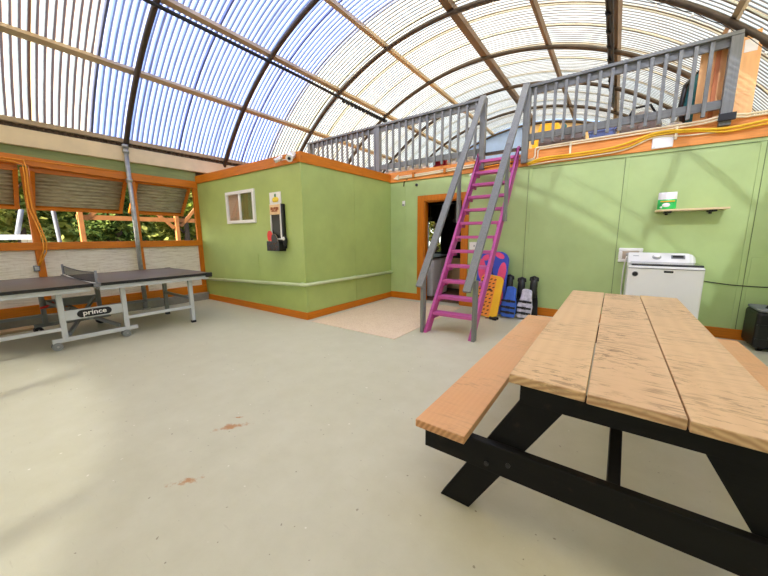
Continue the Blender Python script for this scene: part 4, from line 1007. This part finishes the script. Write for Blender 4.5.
tree(-11.7, 4.9, 3.5, .85, .3, 'leaf_c', 'yellow green tree outside, behind the farther timber post', 3400, 3)
tree(-11.7, 6.75, 3.6, .85, .4, 'leaf_b', 'dark tree outside the window next to the green room', 3800, 4)
for i_, (yy_, lb_, lf_) in enumerate(((-1.6, 'tall dark tree in the back row at the photo edge outside', 'leaf_b'), (1.0, 'tall olive tree in the back row outside the first window', 'leaf_a'), (3.6, 'tall dark tree in the back row outside the middle window', 'leaf_b'), (6.2, 'tall olive tree in the back row outside the window by the green room', 'leaf_a'), (8.9, 'tall dark tree in the back row hidden partly by the green room', 'leaf_b'))):
    tree(-14.3, yy_, 4.3, 1.15, .2, lf_, lb_, 6500, 30 + i_, .17, kinds=7)
t_ = thing('garden_hedge', 'long dense hedge closing the view far behind the trees outside', 'hedge', (-17.5, 5, -.13))
random.seed(77); vs, fs = [], []
for i in range(12000):
    p = Vector((-17.2 + random.gauss(0, .35), random.uniform(-5, 17), random.uniform(-.1, 4.6) - abs(random.gauss(0, .2)))); U = Vector((random.gauss(0, .6), random.gauss(0, 1), random.gauss(0, .6))).normalized(); W = U.cross(Vector((random.gauss(1, .6), random.gauss(0, .5), random.gauss(0, .5)))).normalized(); s_ = random.uniform(.10, .24); o = len(vs)
    vs += [p - U * s_, p + W * s_ * .5, p + U * s_, p - W * s_ * .5]; fs.append((o, o + 1, o + 2, o + 3))
m_ = MB(); m_.add(vs, fs); m_.build('foliage', 'leaf_a', t_, clean=False)
m_ = MB(); m_.box(-18.2, -17.6, -5, 17, -.13, 4.2); m_.build('branches', 'leaf_b', t_)
tree(-4.85, 9.7, 2.3, .8, .2, 'leaf_c', 'yellow green shrub seen through the doorway window', 1500, 12, .09)
t_ = thing('timber_frame', 'orange brown timber frame of posts and braces standing outside the windows', 'timber frame', (-9.2, 2.9, -.13))
for y in (1.855, 3.69): B(-9.25, -9.15, y - .038, y + .038, -.13, 3.0).build('post', 'timber', t_)
B(-9.24, -9.18, 1.80, 5.2, 1.70, 1.80).build('beam', 'timber', t_); B(-9.25, -9.17, 1.2, 5.6, 2.9, 3.05).build('beam', 'timber', t_)
for a, b in (((1.93, 1.70), (2.35, 2.10)), ((3.62, 1.55), (3.05, 2.12)), ((3.78, 1.60), (4.25, 2.15))): MB().bar((-9.2, a[0], a[1]), (-9.2, b[0], b[1]), .05, .07, (1, 0, 0)).build('brace', 'timber', t_)
t_ = thing('garden_table', 'white topped table standing outside beyond the first window', 'table', (-9.7, .2, -.13))
B(-10.2, -9.25, -1.2, 1.18, 1.29, 1.385).build('top', 'white', t_)
for x in (-10.1, -9.35):
    for y in (-1.1, 1.1): B(x - .04, x + .04, y - .04, y + .04, -.13, 1.29).build('leg', 'white', t_)
tag(MB().tube([(-9.6, 1.62, -.13), (-9.6, 1.55, 1.35), (-9.6, 1.52, 2.2), (-9.6, 1.50, 3.2)], .036, 10).build('grey_pole', 'pole', org=(-9.6, 1.55, -.13)), 'slim grey pole standing outside between the hanging cord and the timber post', 'pole')
tag(MB().tube([(-9.9, 1.0, 1.39), (-9.9, 1.12, 1.9)], .04, 10).build('grey_stick', 'pole', org=(-9.9, 1.0, 1.385)), 'short grey post leaning on the white table outside', 'post')

# ------------------------------------------------------------------ light
w = bpy.data.worlds.new('sky'); S.world = w; w.use_nodes = True; nt_ = w.node_tree; nt_.nodes.clear()
sk = nt_.nodes.new('ShaderNodeTexSky'); sk.sky_type = 'NISHITA'; sk.sun_disc = False; sk.sun_elevation = math.radians(36); sk.sun_rotation = math.radians(180 + 8)
sk.air_density = 1.0; sk.dust_density = 1.2; sk.ozone_density = 1.5
bg = nt_.nodes.new('ShaderNodeBackground'); bg.inputs[1].default_value = .26; ow = nt_.nodes.new('ShaderNodeOutputWorld')
nt_.links.new(sk.outputs[0], bg.inputs[0]); nt_.links.new(bg.outputs[0], ow.inputs[0])
sd = bpy.data.lights.new('sun', 'SUN'); sd.energy = 5.5; sd.angle = math.radians(1.2); sd.color = (1, .94, .83)
so = bpy.data.objects.new('sun', sd); COL.objects.link(so); so.location = (0, -12, 12)
so.rotation_euler = Vector((-1.2, 7.0, -5.1)).to_track_quat('-Z', 'Y').to_euler()

S.view_settings.view_transform = 'Standard'; S.view_settings.look = 'None'; S.view_settings.gamma = 1; S.view_settings.use_curve_mapping = False
S.view_settings.exposure = 1.68
S.cycles.max_bounces = 12; S.cycles.diffuse_bounces = 8; S.cycles.transmission_bounces = 8; S.cycles.transparent_max_bounces = 16
S.cycles.sample_clamp_indirect = 8
